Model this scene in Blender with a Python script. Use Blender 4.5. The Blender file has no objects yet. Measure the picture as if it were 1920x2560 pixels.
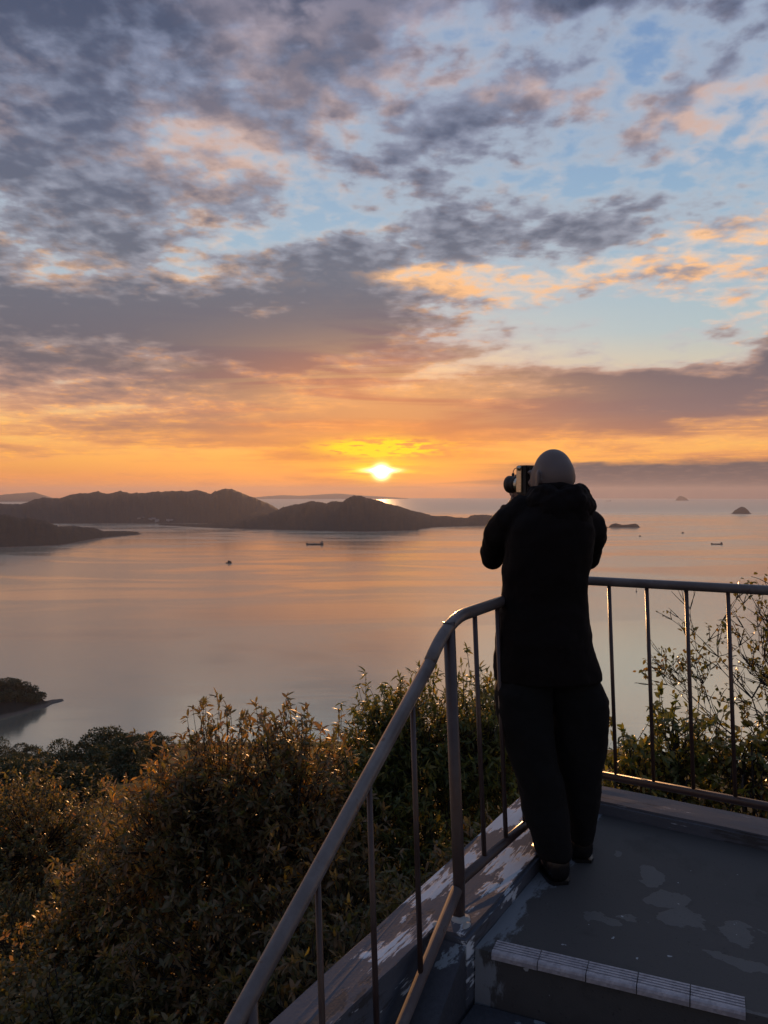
import bpy, bmesh, math, random
import numpy as np
from mathutils import Vector, Matrix

R = math.radians
scene = bpy.context.scene
COL = scene.collection

# ------------------------------------------------------------------ camera
cam_d = bpy.data.cameras.new('view_camera')
cam = bpy.data.objects.new('view_camera', cam_d)
COL.objects.link(cam)
cam.location = (0, 0, 1.49)
cam.rotation_euler = (R(90 - 1.43), 0, 0)
cam_d.sensor_width = 36.0
cam_d.lens = 27.04
cam_d.clip_start = 0.05
cam_d.clip_end = 120000
scene.camera = cam

SUN_EL, SUN_AZ = 1.55, -0.2
scene.view_settings.view_transform = 'Standard'
scene.view_settings.look = 'None'
scene.view_settings.gamma = 1.0
scene.view_settings.use_curve_mapping = False
scene.view_settings.exposure = 0.2
scene.cycles.use_denoising = True
scene.cycles.max_bounces = 8
scene.cycles.volume_bounces = 1
scene.cycles.sample_clamp_indirect = 4.0

# ------------------------------------------------------------------ node helper
def lin(r, g, b):
    f = lambda c: (c / 255) / 12.92 if c <= 10 else (((c / 255) + 0.055) / 1.055) ** 2.4
    return (f(r), f(g), f(b), 1.0)

class X:
    """A socket (or number) that can be written in arithmetic."""
    def __init__(s, g, k): s.g, s.k = g, k
    def __add__(s, o): return s.g.m('ADD', s, o)
    __radd__ = __add__
    def __sub__(s, o): return s.g.m('SUBTRACT', s, o)
    def __rsub__(s, o): return s.g.m('SUBTRACT', o, s)
    def __mul__(s, o): return s.g.m('MULTIPLY', s, o)
    __rmul__ = __mul__
    def __truediv__(s, o): return s.g.m('DIVIDE', s, o)
    def __rtruediv__(s, o): return s.g.m('DIVIDE', o, s)
    def __pow__(s, o): return s.g.m('POWER', s, o)
    def __neg__(s): return s.g.m('MULTIPLY', s, -1.0)

class Graph:
    def __init__(s, tree): s.t = tree; s.n = tree.nodes; s.l = tree.links
    def put(s, sock, v):
        if isinstance(v, X): s.l.new(v.k, sock)
        elif isinstance(v, bpy.types.NodeSocket): s.l.new(v, sock)
        else: sock.default_value = v
    def m(s, op, a, b=None, c=None):
        n = s.n.new('ShaderNodeMath'); n.operation = op
        s.put(n.inputs[0], a)
        if b is not None: s.put(n.inputs[1], b)
        if c is not None: s.put(n.inputs[2], c)
        return X(s, n.outputs[0])
    def clamp(s, a): 
        n = s.n.new('ShaderNodeClamp'); s.put(n.inputs[0], a); return X(s, n.outputs[0])
    def mx(s, a, b): return s.m('MAXIMUM', a, b)
    def mn(s, a, b): return s.m('MINIMUM', a, b)
    def step(s, a, lo, hi, t0=0.0, t1=1.0):
        n = s.n.new('ShaderNodeMapRange'); n.interpolation_type = 'SMOOTHSTEP'
        s.put(n.inputs[0], a)
        for i, v in ((1, lo), (2, hi), (3, t0), (4, t1)): s.put(n.inputs[i], v)
        return X(s, n.outputs[0])
    def vec(s, x, y, z=0.0):
        n = s.n.new('ShaderNodeCombineXYZ')
        for i, v in enumerate((x, y, z)): s.put(n.inputs[i], v)
        return n.outputs[0]
    def sep(s, v):
        n = s.n.new('ShaderNodeSeparateXYZ'); s.l.new(v, n.inputs[0])
        return [X(s, o) for o in n.outputs]
    def noise(s, v, scale=1.0, detail=4.0, rough=0.5, dist=0.0, color=False, dim='3D'):
        n = s.n.new('ShaderNodeTexNoise'); n.noise_dimensions = dim
        if v is not None: s.l.new(v, n.inputs['Vector'])
        n.inputs['Scale'].default_value = scale; n.inputs['Detail'].default_value = detail
        n.inputs['Roughness'].default_value = rough; n.inputs['Distortion'].default_value = dist
        return n.outputs['Color'] if color else X(s, n.outputs[0])
    def ramp(s, f, stops, interp='LINEAR'):
        n = s.n.new('ShaderNodeValToRGB'); s.put(n.inputs[0], f)
        cr = n.color_ramp; cr.interpolation = interp
        while len(cr.elements) < len(stops): cr.elements.new(0.5)
        for e, (p, c) in zip(cr.elements, stops): e.position = p; e.color = c
        return n.outputs[0]
    def mix(s, f, a, b, mode='MIX'):
        n = s.n.new('ShaderNodeMix'); n.data_type = 'RGBA'; n.blend_type = mode; n.clamp_factor = True
        s.put(n.inputs[0], f); s.put(n.inputs[6], a); s.put(n.inputs[7], b)
        return n.outputs[2]
    def new(s, typ): return s.n.new(typ)

# ------------------------------------------------------------------ sky
world = bpy.data.worlds.new('World'); scene.world = world
world.use_nodes = True
def build_sky():
    t = world.node_tree; t.nodes.clear(); g = Graph(t)
    co = g.new('ShaderNodeTexCoord').outputs['Generated']
    x, y, z = g.sep(co)
    az = g.m('ARCTAN2', x, y) * (180 / math.pi)
    el0 = g.m('ARCSINE', z) * (180 / math.pi)
    el = g.mx(el0, 0.0)
    # cloud-deck coordinates: a flat layer overhead, squeezed towards the horizon
    zz = g.mx(z, 0.0) + 0.13
    P = g.vec(x / zz, y / zz)
    Ps = g.vec(az * 0.055, el * 0.75)               # long thin streaks low down
    N = lambda v, *k: g.noise(v, *k, dim='2D')
    n_big = N(P, 0.75, 2, 0.5, 0.2)
    n_mid = N(P, 3.6, 6, 0.58, 0.06)
    n_fine = N(P, 8.0, 5, 0.56, 0.12)
    n_mot = N(P, 16.0, 3, 0.52, 0.15)
    n_str = N(Ps, 1.0, 6, 0.58, 0.5)
    w1 = N(P, 1.25, 4, 0.6); w2 = N(g.vec(y / zz + 7.0, x / zz - 3.0), 1.25, 4, 0.6)
    wa = az + (w1 - 0.5) * 14.0
    wsc = g.step(el, 0.0, 14.0, 0.35, 1.0)
    we = el + (w2 - 0.5) * 9.0 * wsc
    W = g.vec(wa, we)
    def blob(px, py, rx, ry, gain, tilt=0.0):
        mp = g.new('ShaderNodeMapping'); mp.vector_type = 'TEXTURE'; g.l.new(W, mp.inputs['Vector'])
        mp.inputs['Location'].default_value = ((px - 960) * 0.0288, (1232 - py) * 0.0293, 0)
        mp.inputs['Rotation'].default_value = (0, 0, math.atan(tilt)); mp.inputs['Scale'].default_value = (rx * 0.0288, ry * 0.0293, 1)
        d = g.new('ShaderNodeVectorMath'); d.operation = 'DOT_PRODUCT'; g.l.new(mp.outputs[0], d.inputs[0]); g.l.new(mp.outputs[0], d.inputs[1])
        return g.m('POWER', 0.3679, X(g, d.outputs['Value'])), gain
    def total(*b):
        s = b[0][0] * b[0][1]
        for k, gain in b[1:]: s = g.m('MULTIPLY_ADD', k, gain, s)
        return s
    # ---- clear sky: Nishita, graded by a ramp of elevation
    sky = g.new('ShaderNodeTexSky'); sky.sky_type = 'NISHITA'; sky.sun_disc = False
    sky.sun_elevation = R(SUN_EL + 1.0); sky.sun_rotation = R(SUN_AZ)
    sky.air_density = 1.0; sky.dust_density = 1.6; sky.ozone_density = 1.5; sky.altitude = 200
    nish = g.mix(1.0, sky.outputs[0], (0.10, 0.10, 0.10, 1), 'MULTIPLY')
    e1 = el * (1 / 34.0)
    ramp = g.ramp(e1, [(0.0, lin(196, 128, 98)), (0.03, lin(232, 142, 80)), (0.075, lin(246, 172, 84)), (0.13, lin(248, 194, 112)),
                       (0.21, lin(222, 198, 160)), (0.33, lin(174, 192, 198)), (0.55, lin(146, 178, 204)), (0.78, lin(124, 156, 196)), (1.0, lin(112, 142, 186))])
    clear = g.mix(0.82, nish, ramp)
    # ---- cloud cover
    dark = total(blob(330, 850, 640, 110, 0.92, 0.0), blob(740, 800, 300, 85, 0.65), blob(860, 690, 220, 60, 0.42), blob(1130, 600, 420, 60, 0.34, 0.03),
                 blob(1800, 1000, 560, 75, 0.95, 0.10), blob(1350, 1010, 300, 40, 0.40), blob(200, 80, 720, 170, 1.25), blob(1390, 95, 290, 90, 0.72),
                 blob(60, 500, 380, 210, 0.42), blob(1540, 415, 190, 40, 0.36), blob(300, 1125, 560, 20, 0.34, 0.0), blob(950, 1050, 520, 40, 0.45))
    gaps = total(blob(1480, 835, 500, 80, 0.62), blob(1800, 500, 230, 130, 0.24), blob(1340, 240, 330, 110, 0.20), blob(760, 560, 380, 34, 0.30, 0.22),
                 blob(450, 640, 120, 60, 0.30), blob(500, 1180, 900, 46, 0.5), blob(1780, 210, 250, 150, 0.12))
    low = g.step(el, 3.0, 9.0); soft = g.step(el, 6.5, 15.0)
    tex = (n_mid - 0.5) * (1.55 * low + 0.35) + (n_big - 0.5) * 0.55 + (n_fine - 0.5) * 0.48 * soft + (n_mot - 0.5) * 0.46 * soft + (n_str - 0.5) * (1.0 - low) * 1.9
    dens = tex + 0.30 + dark * 0.90 - gaps
    alpha = g.step(dens, -0.26, 0.40)
    thick = g.step(dens + ((n_fine - 0.5) * 0.35 + (n_mot - 0.5) * 0.40) * soft, 0.04, 0.96)
    litb = total(blob(1120, 705, 190, 42, 0.62), blob(1560, 690, 420, 50, 0.52), blob(1860, 470, 190, 60, 0.65), blob(1700, 425, 170, 30, 0.6), blob(830, 170, 260, 60, 0.42),
                 blob(680, 225, 130, 50, 0.4), blob(520, 430, 260, 60, 0.32), blob(1880, 780, 200, 40, 0.6), blob(1300, 340, 260, 40, 0.35), blob(800, 320, 200, 60, 0.25))
    c_dark = g.ramp(e1, [(0.0, lin(196, 122, 88)), (0.10, lin(172, 116, 92)), (0.17, lin(126, 104, 106)), (0.27, lin(100, 93, 101)), (0.45, lin(103, 105, 117)),
                         (0.7, lin(86, 92, 113)), (1.0, lin(61, 70, 93))])
    c_lit = g.ramp(e1, [(0.0, lin(250, 150, 70)), (0.08, lin(255, 176, 78)), (0.2, lin(246, 172, 108)), (0.36, lin(238, 176, 122)), (0.48, lin(244, 190, 138)),
                        (0.62, lin(206, 172, 154)), (0.85, lin(178, 160, 162)), (1.0, lin(150, 150, 172))])
    c_soft = g.ramp(e1, [(0.0, lin(230, 140, 90)), (0.12, lin(216, 150, 110)), (0.3, lin(164, 146, 142)), (0.5, lin(150, 152, 164)), (1.0, lin(126, 136, 164))])
    lit = g.clamp(g.step(n_fine * 0.35 + n_mot * 0.45 + (1.0 - n_mid) * 0.4 + litb * 0.55 + (n_big - 0.5) * 0.4, 0.56, 0.86) + g.step(el, 9.0, 3.0) * 0.55)
    cl = g.mix(lit, c_soft, c_lit)
    thick2 = g.clamp(thick - litb * (0.15 + 1.0 * g.step(n_mot * 0.5 + n_fine * 0.5, 0.38, 0.62)))
    cl = g.mix(thick2, cl, c_dark)
    rim = alpha * (1.0 - alpha) * g.step(el, 5.0, 11.0)
    col = g.mix(rim * 1.1, g.mix(alpha * 0.97, clear, cl), lin(196, 206, 212))
    # ---- grey-mauve bank standing on the sea to the right
    # ---- sun: disc, yellow halo and wide orange glow, barred by thin streaks
    sa = az - SUN_AZ; se = el0 - SUN_EL
    def halo(ra, re, dy=0.0):
        a = sa * (1 / ra); b = (se - dy) * (1 / re)
        return g.m('EXPONENT', (a * a + b * b) * -1.0)
    bars = g.step(N(g.vec(az * 0.22, el0 * 2.6), 1.0, 4, 0.6, 0.3), 0.40, 0.62)
    wide = halo(13, 4.2, 0.8)
    col = g.mix(halo(12, 3.9, 5.6) * 0.60, col, g.mix(g.step(n_str, 0.40, 0.62), lin(218, 138, 92), lin(250, 182, 112)))
    col = g.mix(wide * 0.62, col, lin(252, 150, 52))
    bank = g.step(az + (n_str - 0.5) * 10, 4.0, 13.0) * g.step(el + (n_mid - 0.5) * 0.7, 2.45, 1.9)
    edge = g.step(n_fine, 0.45, 0.7)
    col = g.mix(bank * 0.95, col, g.mix(edge * 0.35, lin(84, 80, 87), lin(128, 108, 104)))
    core = halo(0.44, 0.40) + halo(1.0, 0.16, 0.12) * 0.5
    yel = halo(3.4, 0.62, 0.1) * (0.10 + 1.1 * bars) + halo(3.6, 0.55, 1.80) * g.step(n_fine * 0.7 + n_str * 0.5, 0.50, 0.68) * 2.4 + halo(1.8, 1.6, 0.9) * 0.35
    col = g.mix(g.clamp(yel), col, (1.25, 0.70, 0.02, 1))
    col = g.mix(g.clamp(core * 1.6), col, (7.0, 5.6, 2.6, 1))
    # the sky away from the sunrise is dimmer
    away = g.m('ARCCOSINE', y * math.cos(R(SUN_EL)) + z * math.sin(R(SUN_EL))) * (180 / math.pi)
    far = g.step(away, 40.0, 115.0)
    col = g.mix(1.0, col, g.vec(1.0 - 0.52 * far, 1.0 - 0.44 * far, 1.0 - 0.33 * far), 'MULTIPLY')
    bg = g.new('ShaderNodeBackground'); g.put(bg.inputs[0], col); bg.inputs[1].default_value = 1.0
    out = g.new('ShaderNodeOutputWorld'); t.links.new(bg.outputs[0], out.inputs[0])
build_sky()

sun_d = bpy.data.lights.new('sun', 'SUN'); sun = bpy.data.objects.new('sun', sun_d); COL.objects.link(sun)
sun_d.energy = 3.0; sun_d.angle = R(0.6); sun_d.color = (1.0, 0.50, 0.20)
sun.rotation_euler = Vector((math.sin(R(SUN_AZ)) * math.cos(R(SUN_EL)), math.cos(R(SUN_AZ)) * math.cos(R(SUN_EL)), math.sin(R(SUN_EL)))).to_track_quat('Z', 'Y').to_euler()

world.cycles.sampling_method = 'MANUAL'; world.cycles.sample_map_resolution = 256

# ------------------------------------------------------------------ mesh helpers
def link(o, parent=None, kind=None, label=None, cat=None, group=None):
    COL.objects.link(o)
    if parent: o.parent = parent
    for k, v in (('kind', kind), ('label', label), ('category', cat), ('group', group)):
        if v: o[k] = v
    return o

def empty(name, loc=(0, 0, 0), rz=0.0, **kw):
    o = bpy.data.objects.new(name, None); o.location = loc; o.rotation_euler = (0, 0, rz); o.empty_display_size = 0.1
    return link(o, **kw)

def obj(name, bm, mat, parent=None, smooth=False, **kw):
    me = bm
    if isinstance(bm, bmesh.types.BMesh):
        bmesh.ops.recalc_face_normals(bm, faces=bm.faces)
        me = bpy.data.meshes.new(name); bm.to_mesh(me); bm.free()
    if smooth:
        me.polygons.foreach_set('use_smooth', [True] * len(me.polygons))
    if mat and not me.materials: me.materials.append(mat)
    o = bpy.data.objects.new(name, me)
    return link(o, parent, **kw)

def mesh_np(name, verts, faces):
    """verts (N,3) and faces (M,k) arrays -> mesh"""
    verts = np.asarray(verts, np.float32); faces = np.asarray(faces, np.int32)
    me = bpy.data.meshes.new(name); k = faces.shape[1]
    me.vertices.add(len(verts)); me.vertices.foreach_set('co', verts.ravel())
    me.loops.add(faces.size); me.loops.foreach_set('vertex_index', faces.ravel())
    me.polygons.add(len(faces)); me.polygons.foreach_set('loop_start', np.arange(0, faces.size, k, dtype=np.int32))
    me.update(calc_edges=True); me.validate()
    return me

def add_box(bm, x0, x1, y0, y1, z0, z1):
    v = [bm.verts.new((x, y, z)) for z in (z0, z1) for x, y in ((x0, y0), (x1, y0), (x1, y1), (x0, y1))]
    for f in ((3, 2, 1, 0), (4, 5, 6, 7), (0, 1, 5, 4), (1, 2, 6, 5), (2, 3, 7, 6), (3, 0, 4, 7)): bm.faces.new([v[i] for i in f])
    return v

def add_prism(bm, poly, z0, z1):
    a = [bm.verts.new((x, y, z0)) for x, y in poly]; b = [bm.verts.new((x, y, z1)) for x, y in poly]
    bm.faces.new(a[::-1]); bm.faces.new(b); n = len(poly)
    for i in range(n): bm.faces.new((a[i], a[(i + 1) % n], b[(i + 1) % n], b[i]))

def add_tube(bm, pts, rad, n=10, flat=1.0, caps=True):
    pts = [Vector(p) for p in pts]; m = len(pts)
    rad = [rad] * m if isinstance(rad, (int, float)) else rad
    rings = []; nrm = None
    for i, p in enumerate(pts):
        t = (pts[min(i + 1, m - 1)] - pts[max(i - 1, 0)]).normalized()
        if nrm is None:
            nrm = t.cross(Vector((0, 0, 1)) if abs(t.z) < 0.9 else Vector((1, 0, 0))).normalized()
        else:
            nrm = (nrm - t * nrm.dot(t)).normalized()
        b = t.cross(nrm)
        rings.append([bm.verts.new(p + (nrm * math.cos(2 * math.pi * k / n) + b * math.sin(2 * math.pi * k / n) * flat) * rad[i]) for k in range(n)])
    for a, c in zip(rings, rings[1:]):
        for k in range(n): bm.faces.new((a[k], a[(k + 1) % n], c[(k + 1) % n], c[k]))
    if caps: bm.faces.new(rings[0][::-1]); bm.faces.new(rings[-1])

def add_loft(bm, rings, n=24):
    """rings: (cx, cy, z, rx, ry[, exponent]) stacked horizontal superellipses"""
    rs = []
    for r in rings:
        cx, cy, z, rx, ry = r[:5]; e = 2 / (r[5] if len(r) > 5 else 2.0)
        row = []
        for k in range(n):
            a = 2 * math.pi * k / n; c, s = math.cos(a), math.sin(a)
            row.append(bm.verts.new((cx + rx * math.copysign(abs(c) ** e, c), cy + ry * math.copysign(abs(s) ** e, s), z)))
        rs.append(row)
    for a, b in zip(rs, rs[1:]):
        for k in range(n): bm.faces.new((a[k], a[(k + 1) % n], b[(k + 1) % n], b[k]))
    bm.faces.new(rs[0][::-1]); bm.faces.new(rs[-1])

def add_ball(bm, c, r, mat3=None, seg=20):
    M = Matrix.Translation(c) @ (mat3.to_4x4() if mat3 else Matrix()) @ Matrix.Diagonal((*r, 1.0))
    bmesh.ops.create_uvsphere(bm, u_segments=seg, v_segments=seg // 2 + 2, radius=1.0, matrix=M)

def remeshed(bm, voxel, smooth=6, wrinkle=0.0, wscale=0.07, name='m', mid=0.5):
    """fuse overlapping pieces into one continuous skin"""
    me = bpy.data.meshes.new(name); bmesh.ops.recalc_face_normals(bm, faces=bm.faces); bm.to_mesh(me); bm.free()
    o = bpy.data.objects.new(name, me); COL.objects.link(o)
    m = o.modifiers.new('r', 'REMESH'); m.mode = 'VOXEL'; m.voxel_size = voxel
    if smooth:
        m = o.modifiers.new('s', 'SMOOTH'); m.factor = 0.5; m.iterations = smooth
    if wrinkle:
        tx = bpy.data.textures.new(name, 'CLOUDS'); tx.noise_scale = wscale; tx.noise_depth = 2
        m = o.modifiers.new('d', 'DISPLACE'); m.texture = tx; m.strength = wrinkle; m.mid_level = mid; m.texture_coords = 'LOCAL'
    dg = bpy.context.evaluated_depsgraph_get(); dg.update()
    res = bpy.data.meshes.new_from_object(o.evaluated_get(dg))
    bpy.data.objects.remove(o); bpy.data.meshes.remove(me)
    res.name = name
    return res

def material(name, fn=None, color=(0.5, 0.5, 0.5), rough=0.6, **kw):
    m = bpy.data.materials.new(name); m.use_nodes = True
    t = m.node_tree; g = Graph(t); p = t.nodes['Principled BSDF']
    p.inputs['Base Color'].default_value = (*color, 1); p.inputs['Roughness'].default_value = rough
    for k, v in kw.items(): p.inputs[k.replace('_', ' ')].default_value = v
    if fn: fn(g, p)
    return m

def bump(g, p, h, strength, dist):
    b = g.new('ShaderNodeBump'); b.inputs['Strength'].default_value = strength; b.inputs['Distance'].default_value = dist
    g.put(b.inputs['Height'], h); g.l.new(b.outputs[0], p.inputs['Normal'])
def ocoord(g): return g.new('ShaderNodeTexCoord').outputs['Object']
def scaled(g, v, sx, sy, sz):
    n = g.new('ShaderNodeMapping'); n.inputs['Scale'].default_value = (sx, sy, sz); g.l.new(v, n.inputs['Vector']); return n.outputs[0]

# ------------------------------------------------------------------ sea
SEA = -198.5
def sea_mat(g, p):
    co = ocoord(g); x, y, z = g.sep(co)
    big = g.noise(scaled(g, co, 1 / 900, 1 / 260, 1), 1.0, 6, 0.60, 1.2)
    calm = g.step(big, 0.42, 0.58)
    fine = g.noise(scaled(g, co, 1 / 22, 1 / 5.5, 1), 1.0, 3, 0.6, 0.4)
    swell = g.noise(scaled(g, co, 1 / 160, 1 / 26, 1), 1.0, 4, 0.55, 0.5)
    g.put(p.inputs['Base Color'], (0.74, 0.71, 0.55, 1)); p.inputs['Metallic'].default_value = 0.80   # near grazing the water is all but a mirror
    g.put(p.inputs['Roughness'], 0.15 + 0.09 * calm + 0.34 * g.step(y, 6000.0, 10000.0))
    p.inputs['IOR'].default_value = 1.8; p.inputs['Specular Tint'].default_value = (1.0, 0.93, 0.87, 1)
    bump(g, p, fine * 0.9 * (0.3 + calm) + swell * 0.8, 0.14, 1.0)
M_sea = material('sea_water', sea_mat)
def build_sea():
    bm = bmesh.new(); prev = None; n = 96
    for r in (60, 400, 1500, 5000, 12000, 20000, 28500):
        row = [bm.verts.new((r * math.sin(2 * math.pi * k / n), r * math.cos(2 * math.pi * k / n), SEA)) for k in range(n)]
        if prev: 
            for k in range(n): bm.faces.new((prev[k], prev[(k + 1) % n], row[(k + 1) % n], row[k]))
        else: bm.faces.new(row)
        prev = row
    obj('sea', bm, M_sea, kind='structure')
build_sea()

# ------------------------------------------------------------------ islands and headlands
from mathutils import noise as mnoise
def island_mat(g, p):
    co = ocoord(g); x, y, z = g.sep(co)
    n = g.noise(scaled(g, co, 1 / 40, 1 / 40, 1 / 40), 1.0, 6, 0.65)
    c = g.ramp(n, [(0.3, (0.024, 0.028, 0.026, 1)), (0.55, (0.034, 0.036, 0.032, 1)), (0.75, (0.046, 0.044, 0.038, 1))])
    shore = g.step(z - SEA + (n - 0.5) * 6, 3.2, 1.2)
    g.put(p.inputs['Base Color'], g.mix(shore * 0.8, c, (0.16, 0.14, 0.12, 1)))
    p.inputs['Roughness'].default_value = 0.95; p.inputs['Specular IOR Level'].default_value = 0.1
    bump(g, p, n, 0.3, 5.0)
M_island = material('wooded_island', island_mat)

def island(name, prof, dr, nrow=26, step=0.06, rough=0.16, seed=0.0, back=2.0, floor=0.0, parent=None, **kw):
    """prof: (azimuth deg, distance of the near shore, ridge height above the sea)"""
    az = np.array([p[0] for p in prof]); d = np.array([p[1] for p in prof], float); h = np.array([max(p[2], floor) for p in prof], float)
    a = np.arange(az[0], az[-1] + 1e-6, step); verts = []; ncol = len(a)
    for i, aa in enumerate(a):
        dd = np.interp(aa, az, d)
        e = min(1.0, (aa - a[0]) / 0.25 + 0.02, (a[-1] - aa) / 0.25 + 0.02)
        dl = dr * (0.12 + 0.88 * min(1.0, np.interp(aa, az, h) / (0.4 * h.max())))
        dd += 22 * mnoise.noise(Vector((aa * 3.0, seed, 1.0))) * (dr / 600)
        for j in range(nrow):
            t = j / (nrow - 1) * back
            s = mnoise.fractal(Vector((aa * 1.6, t * 2.2, seed)), 1.0, 2.0, 4)
            u = 1 - abs(t - 1.0)
            k = max(0.0, u)
            hh = np.interp(aa + s * 0.9 * (1 - k) * min(1, dr / 500), az, h)
            z = hh * (math.sin(k * math.pi / 2) ** 1.15) * (1 + 0.9 * s * k * (1 - k)) + hh * rough * 0.10 * mnoise.fractal(Vector((aa * 9, t * 9, seed)), 1.0, 2.0, 4) * k
            z += 7.0 * max(0.0, mnoise.noise(Vector((aa * 14, t * 11, seed + 3)))) * min(1.0, k * 4) * (dr > 300)
            dist = dd + t * dl * (0.25 + 0.75 * e)
            r = R(aa)
            verts.append((math.sin(r) * dist, math.cos(r) * dist, SEA - 0.6 + max(0.0, z * e) + (min(1.2, dr / 60) * e if 0 < j < nrow - 1 else 0)))
    f = [(i * nrow + j, (i + 1) * nrow + j, (i + 1) * nrow + j + 1, i * nrow + j + 1) for i in range(ncol - 1) for j in range(nrow - 1)]
    me = mesh_np(name, verts, f)
    return obj(name, me, M_island, parent, smooth=True, kind='structure', **kw)

BIG = [(-31, 5900, 90), (-28.5, 5700, 125), (-26.53, 5581, 111), (-25.42, 5528, 106), (-24.42, 5484, 144), (-23.7, 5453, 161), (-23.05, 5426, 154), (-21.94, 5383, 185), (-21.27, 5358, 192), (-20.59, 5334, 210), (-19.68, 5303, 190), (-18.76, 5273, 203), (-17.83, 5245, 192), (-17.04, 5222, 203), (-16.41, 5205, 210), (-15.93, 5192, 203), (-15.37, 5178, 216), (-14.49, 5157, 207), (-13.68, 5138, 223), (-13.19, 5128, 209), (-12.7, 5118, 188), (-12.04, 5105, 225), (-11.21, 5090, 233), (-10.38, 5076, 193), (-9.55, 5063, 156), (-8.54, 5048, 111), (-7.7, 5038, 64), (-6.85, 5028, 17), (-6.0, 5018, 0)]
island('mountain_island', BIG, 1200, seed=1.3)
CEN = [(-16.4, 4944, 4), (-13.69, 4581, 10), (-12.21, 4429, 20), (-11.06, 4344, 27), (-10.22, 4286, 51), (-9.21, 4220, 76), (-8.54, 4177, 72), (-7.53, 4119, 104), (-7.02, 4101, 118), (-6.16, 4071, 130), (-5.31, 4042, 147), (-4.28, 4009, 136), (-3.77, 3993, 150), (-3.08, 3973, 147), (-2.2, 3947, 187), (-1.71, 3934, 180), (-1.28, 3923, 168), (-0.85, 3936, 164), (-0.31, 3953, 152), (0.34, 3974, 130), (1.09, 3999, 121), (1.52, 4014, 103), (2.49, 4049, 85), (2.7, 4200, 76), (3.67, 4428, 52), (4.64, 4488, 51), (5.39, 4537, 41), (6.13, 4587, 38), (6.77, 4632, 52), (7.62, 4679, 53), (8.87, 4717, 36), (10.5, 4765, 2)]
island('peaked_island', CEN, 600, seed=5.1)
HEAD = [(-31, 3000, 120), (-28.57, 3044, 116), (-26.54, 3114, 111), (-25.85, 3121, 105), (-25.29, 3127, 94), (-24.43, 3134, 92), (-23.72, 3139, 79), (-22.99, 3145, 59), (-22.26, 3227, 55), (-20.76, 3507, 37), (-20.01, 3618, 20), (-18.63, 3761, 14), (-17.85, 3845, 6), (-17.5, 3880, 2)]
island('wooded_headland', HEAD, 350, seed=8.7)
NEAR = [(-31, 745, 22), (-28.2, 752, 22), (-26.66, 756, 19), (-26.14, 760, 19), (-25.51, 765, 16), (-25.09, 768, 11), (-24.66, 772, 9), (-24.18, 775, 4), (-23.9, 777, 2.6), (-23.47, 787, 1.6), (-22.6, 796, 0.3)]
island('near_headland', NEAR, 34, nrow=16, step=0.05, seed=2.2)
ISL = [(14.9, 4570, 1), (15.25, 4580, 14), (15.6, 4587, 18), (15.92, 4594, 14), (16.08, 4598, 4), (16.3, 4603, 2), (16.47, 4607, 16), (16.79, 4615, 23), (17.2, 4625, 13), (17.75, 4639, 16), (18.1, 4648, 21), (18.31, 4654, 14), (18.5, 4658, 1)]
island('low_islet', ISL, 60, nrow=14, step=0.02, seed=4.0, rough=0.3)
DOME = [(24.25, 7959, 1), (24.55, 7976, 34), (24.79, 7992, 55), (24.94, 8001, 66), (25.13, 8014, 59), (25.38, 8030, 30), (25.62, 8043, 1)]
island('dome_islet', DOME, 120, nrow=14, step=0.03, seed=6.0)
island('far_dome_islet', [(20.7, 21000, 2), (20.95, 21000, 100), (21.1, 21000, 120), (21.3, 21000, 95), (21.7, 21000, 2)], 300, nrow=10, step=0.04, seed=6.5)
island('far_shore', [(-31, 19000, 260), (-28, 19000, 240), (-26.5, 19000, 150), (-25.4, 19000, 190), (-24.4, 19000, 210), (-23.5, 19000, 100), (-22.5, 19000, 5)], 900, nrow=14, step=0.1, seed=9.0)
island('far_ridge', [(-10.5, 25500, 5), (-9, 25500, 70), (-7.5, 25500, 120), (-6.0, 25500, 95), (-4.5, 25500, 150), (-3.2, 25500, 170), (-1.5, 25500, 105), (0.5, 25500, 50), (2.0, 25500, 5)], 1200, nrow=12, step=0.12, seed=11.0)

# ------------------------------------------------------------------ hillside below the lookout
def hill_z(x, y):
    r = math.hypot(x, y)
    z = -5.5 - 0.296 * r + 1.6 * mnoise.fractal(Vector((x / 45, y / 45, 3.0)), 1.0, 2.0, 4) * min(1, r / 60)
    if r > 270: z -= (r - 270) ** 1.35 * 0.16
    return max(z, SEA - 3)
def hill_mat(g, p):
    co = ocoord(g)
    n = g.noise(scaled(g, co, .12, .12, .12), 1.0, 7, 0.65); k = g.noise(scaled(g, co, .015, .015, .015), 1.0, 4, 0.5)
    c = g.ramp(n * 0.6 + k * 0.4, [(0.35, (0.012, 0.020, 0.010, 1)), (0.55, (0.022, 0.036, 0.014, 1)), (0.7, (0.036, 0.050, 0.020, 1))])
    g.put(p.inputs['Base Color'], c); p.inputs['Roughness'].default_value = 0.95; p.inputs['Specular IOR Level'].default_value = 0.1
    bump(g, p, n, 1.0, 1.2)
M_hill = material('hillside_grass', hill_mat)
def build_hill():
    rr = [0, 2, 4, 7, 11, 16, 24, 34, 46, 60, 76, 94, 114, 136, 160, 184, 208, 232, 256, 270, 282, 296, 312, 332, 356, 386, 420, 470, 540]
    n = 120; v = []
    for r in rr:
        for k in range(n):
            a = 2 * math.pi * k / n; x, y = r * math.sin(a), r * math.cos(a); v.append((x, y, hill_z(x, y)))
    f = [(i * n + k, i * n + (k + 1) % n, (i + 1) * n + (k + 1) % n, (i + 1) * n + k) for i in range(len(rr) - 1) for k in range(n)]
    obj('hillside', mesh_np('hillside', v, f), M_hill, smooth=True, kind='structure')
build_hill()

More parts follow.
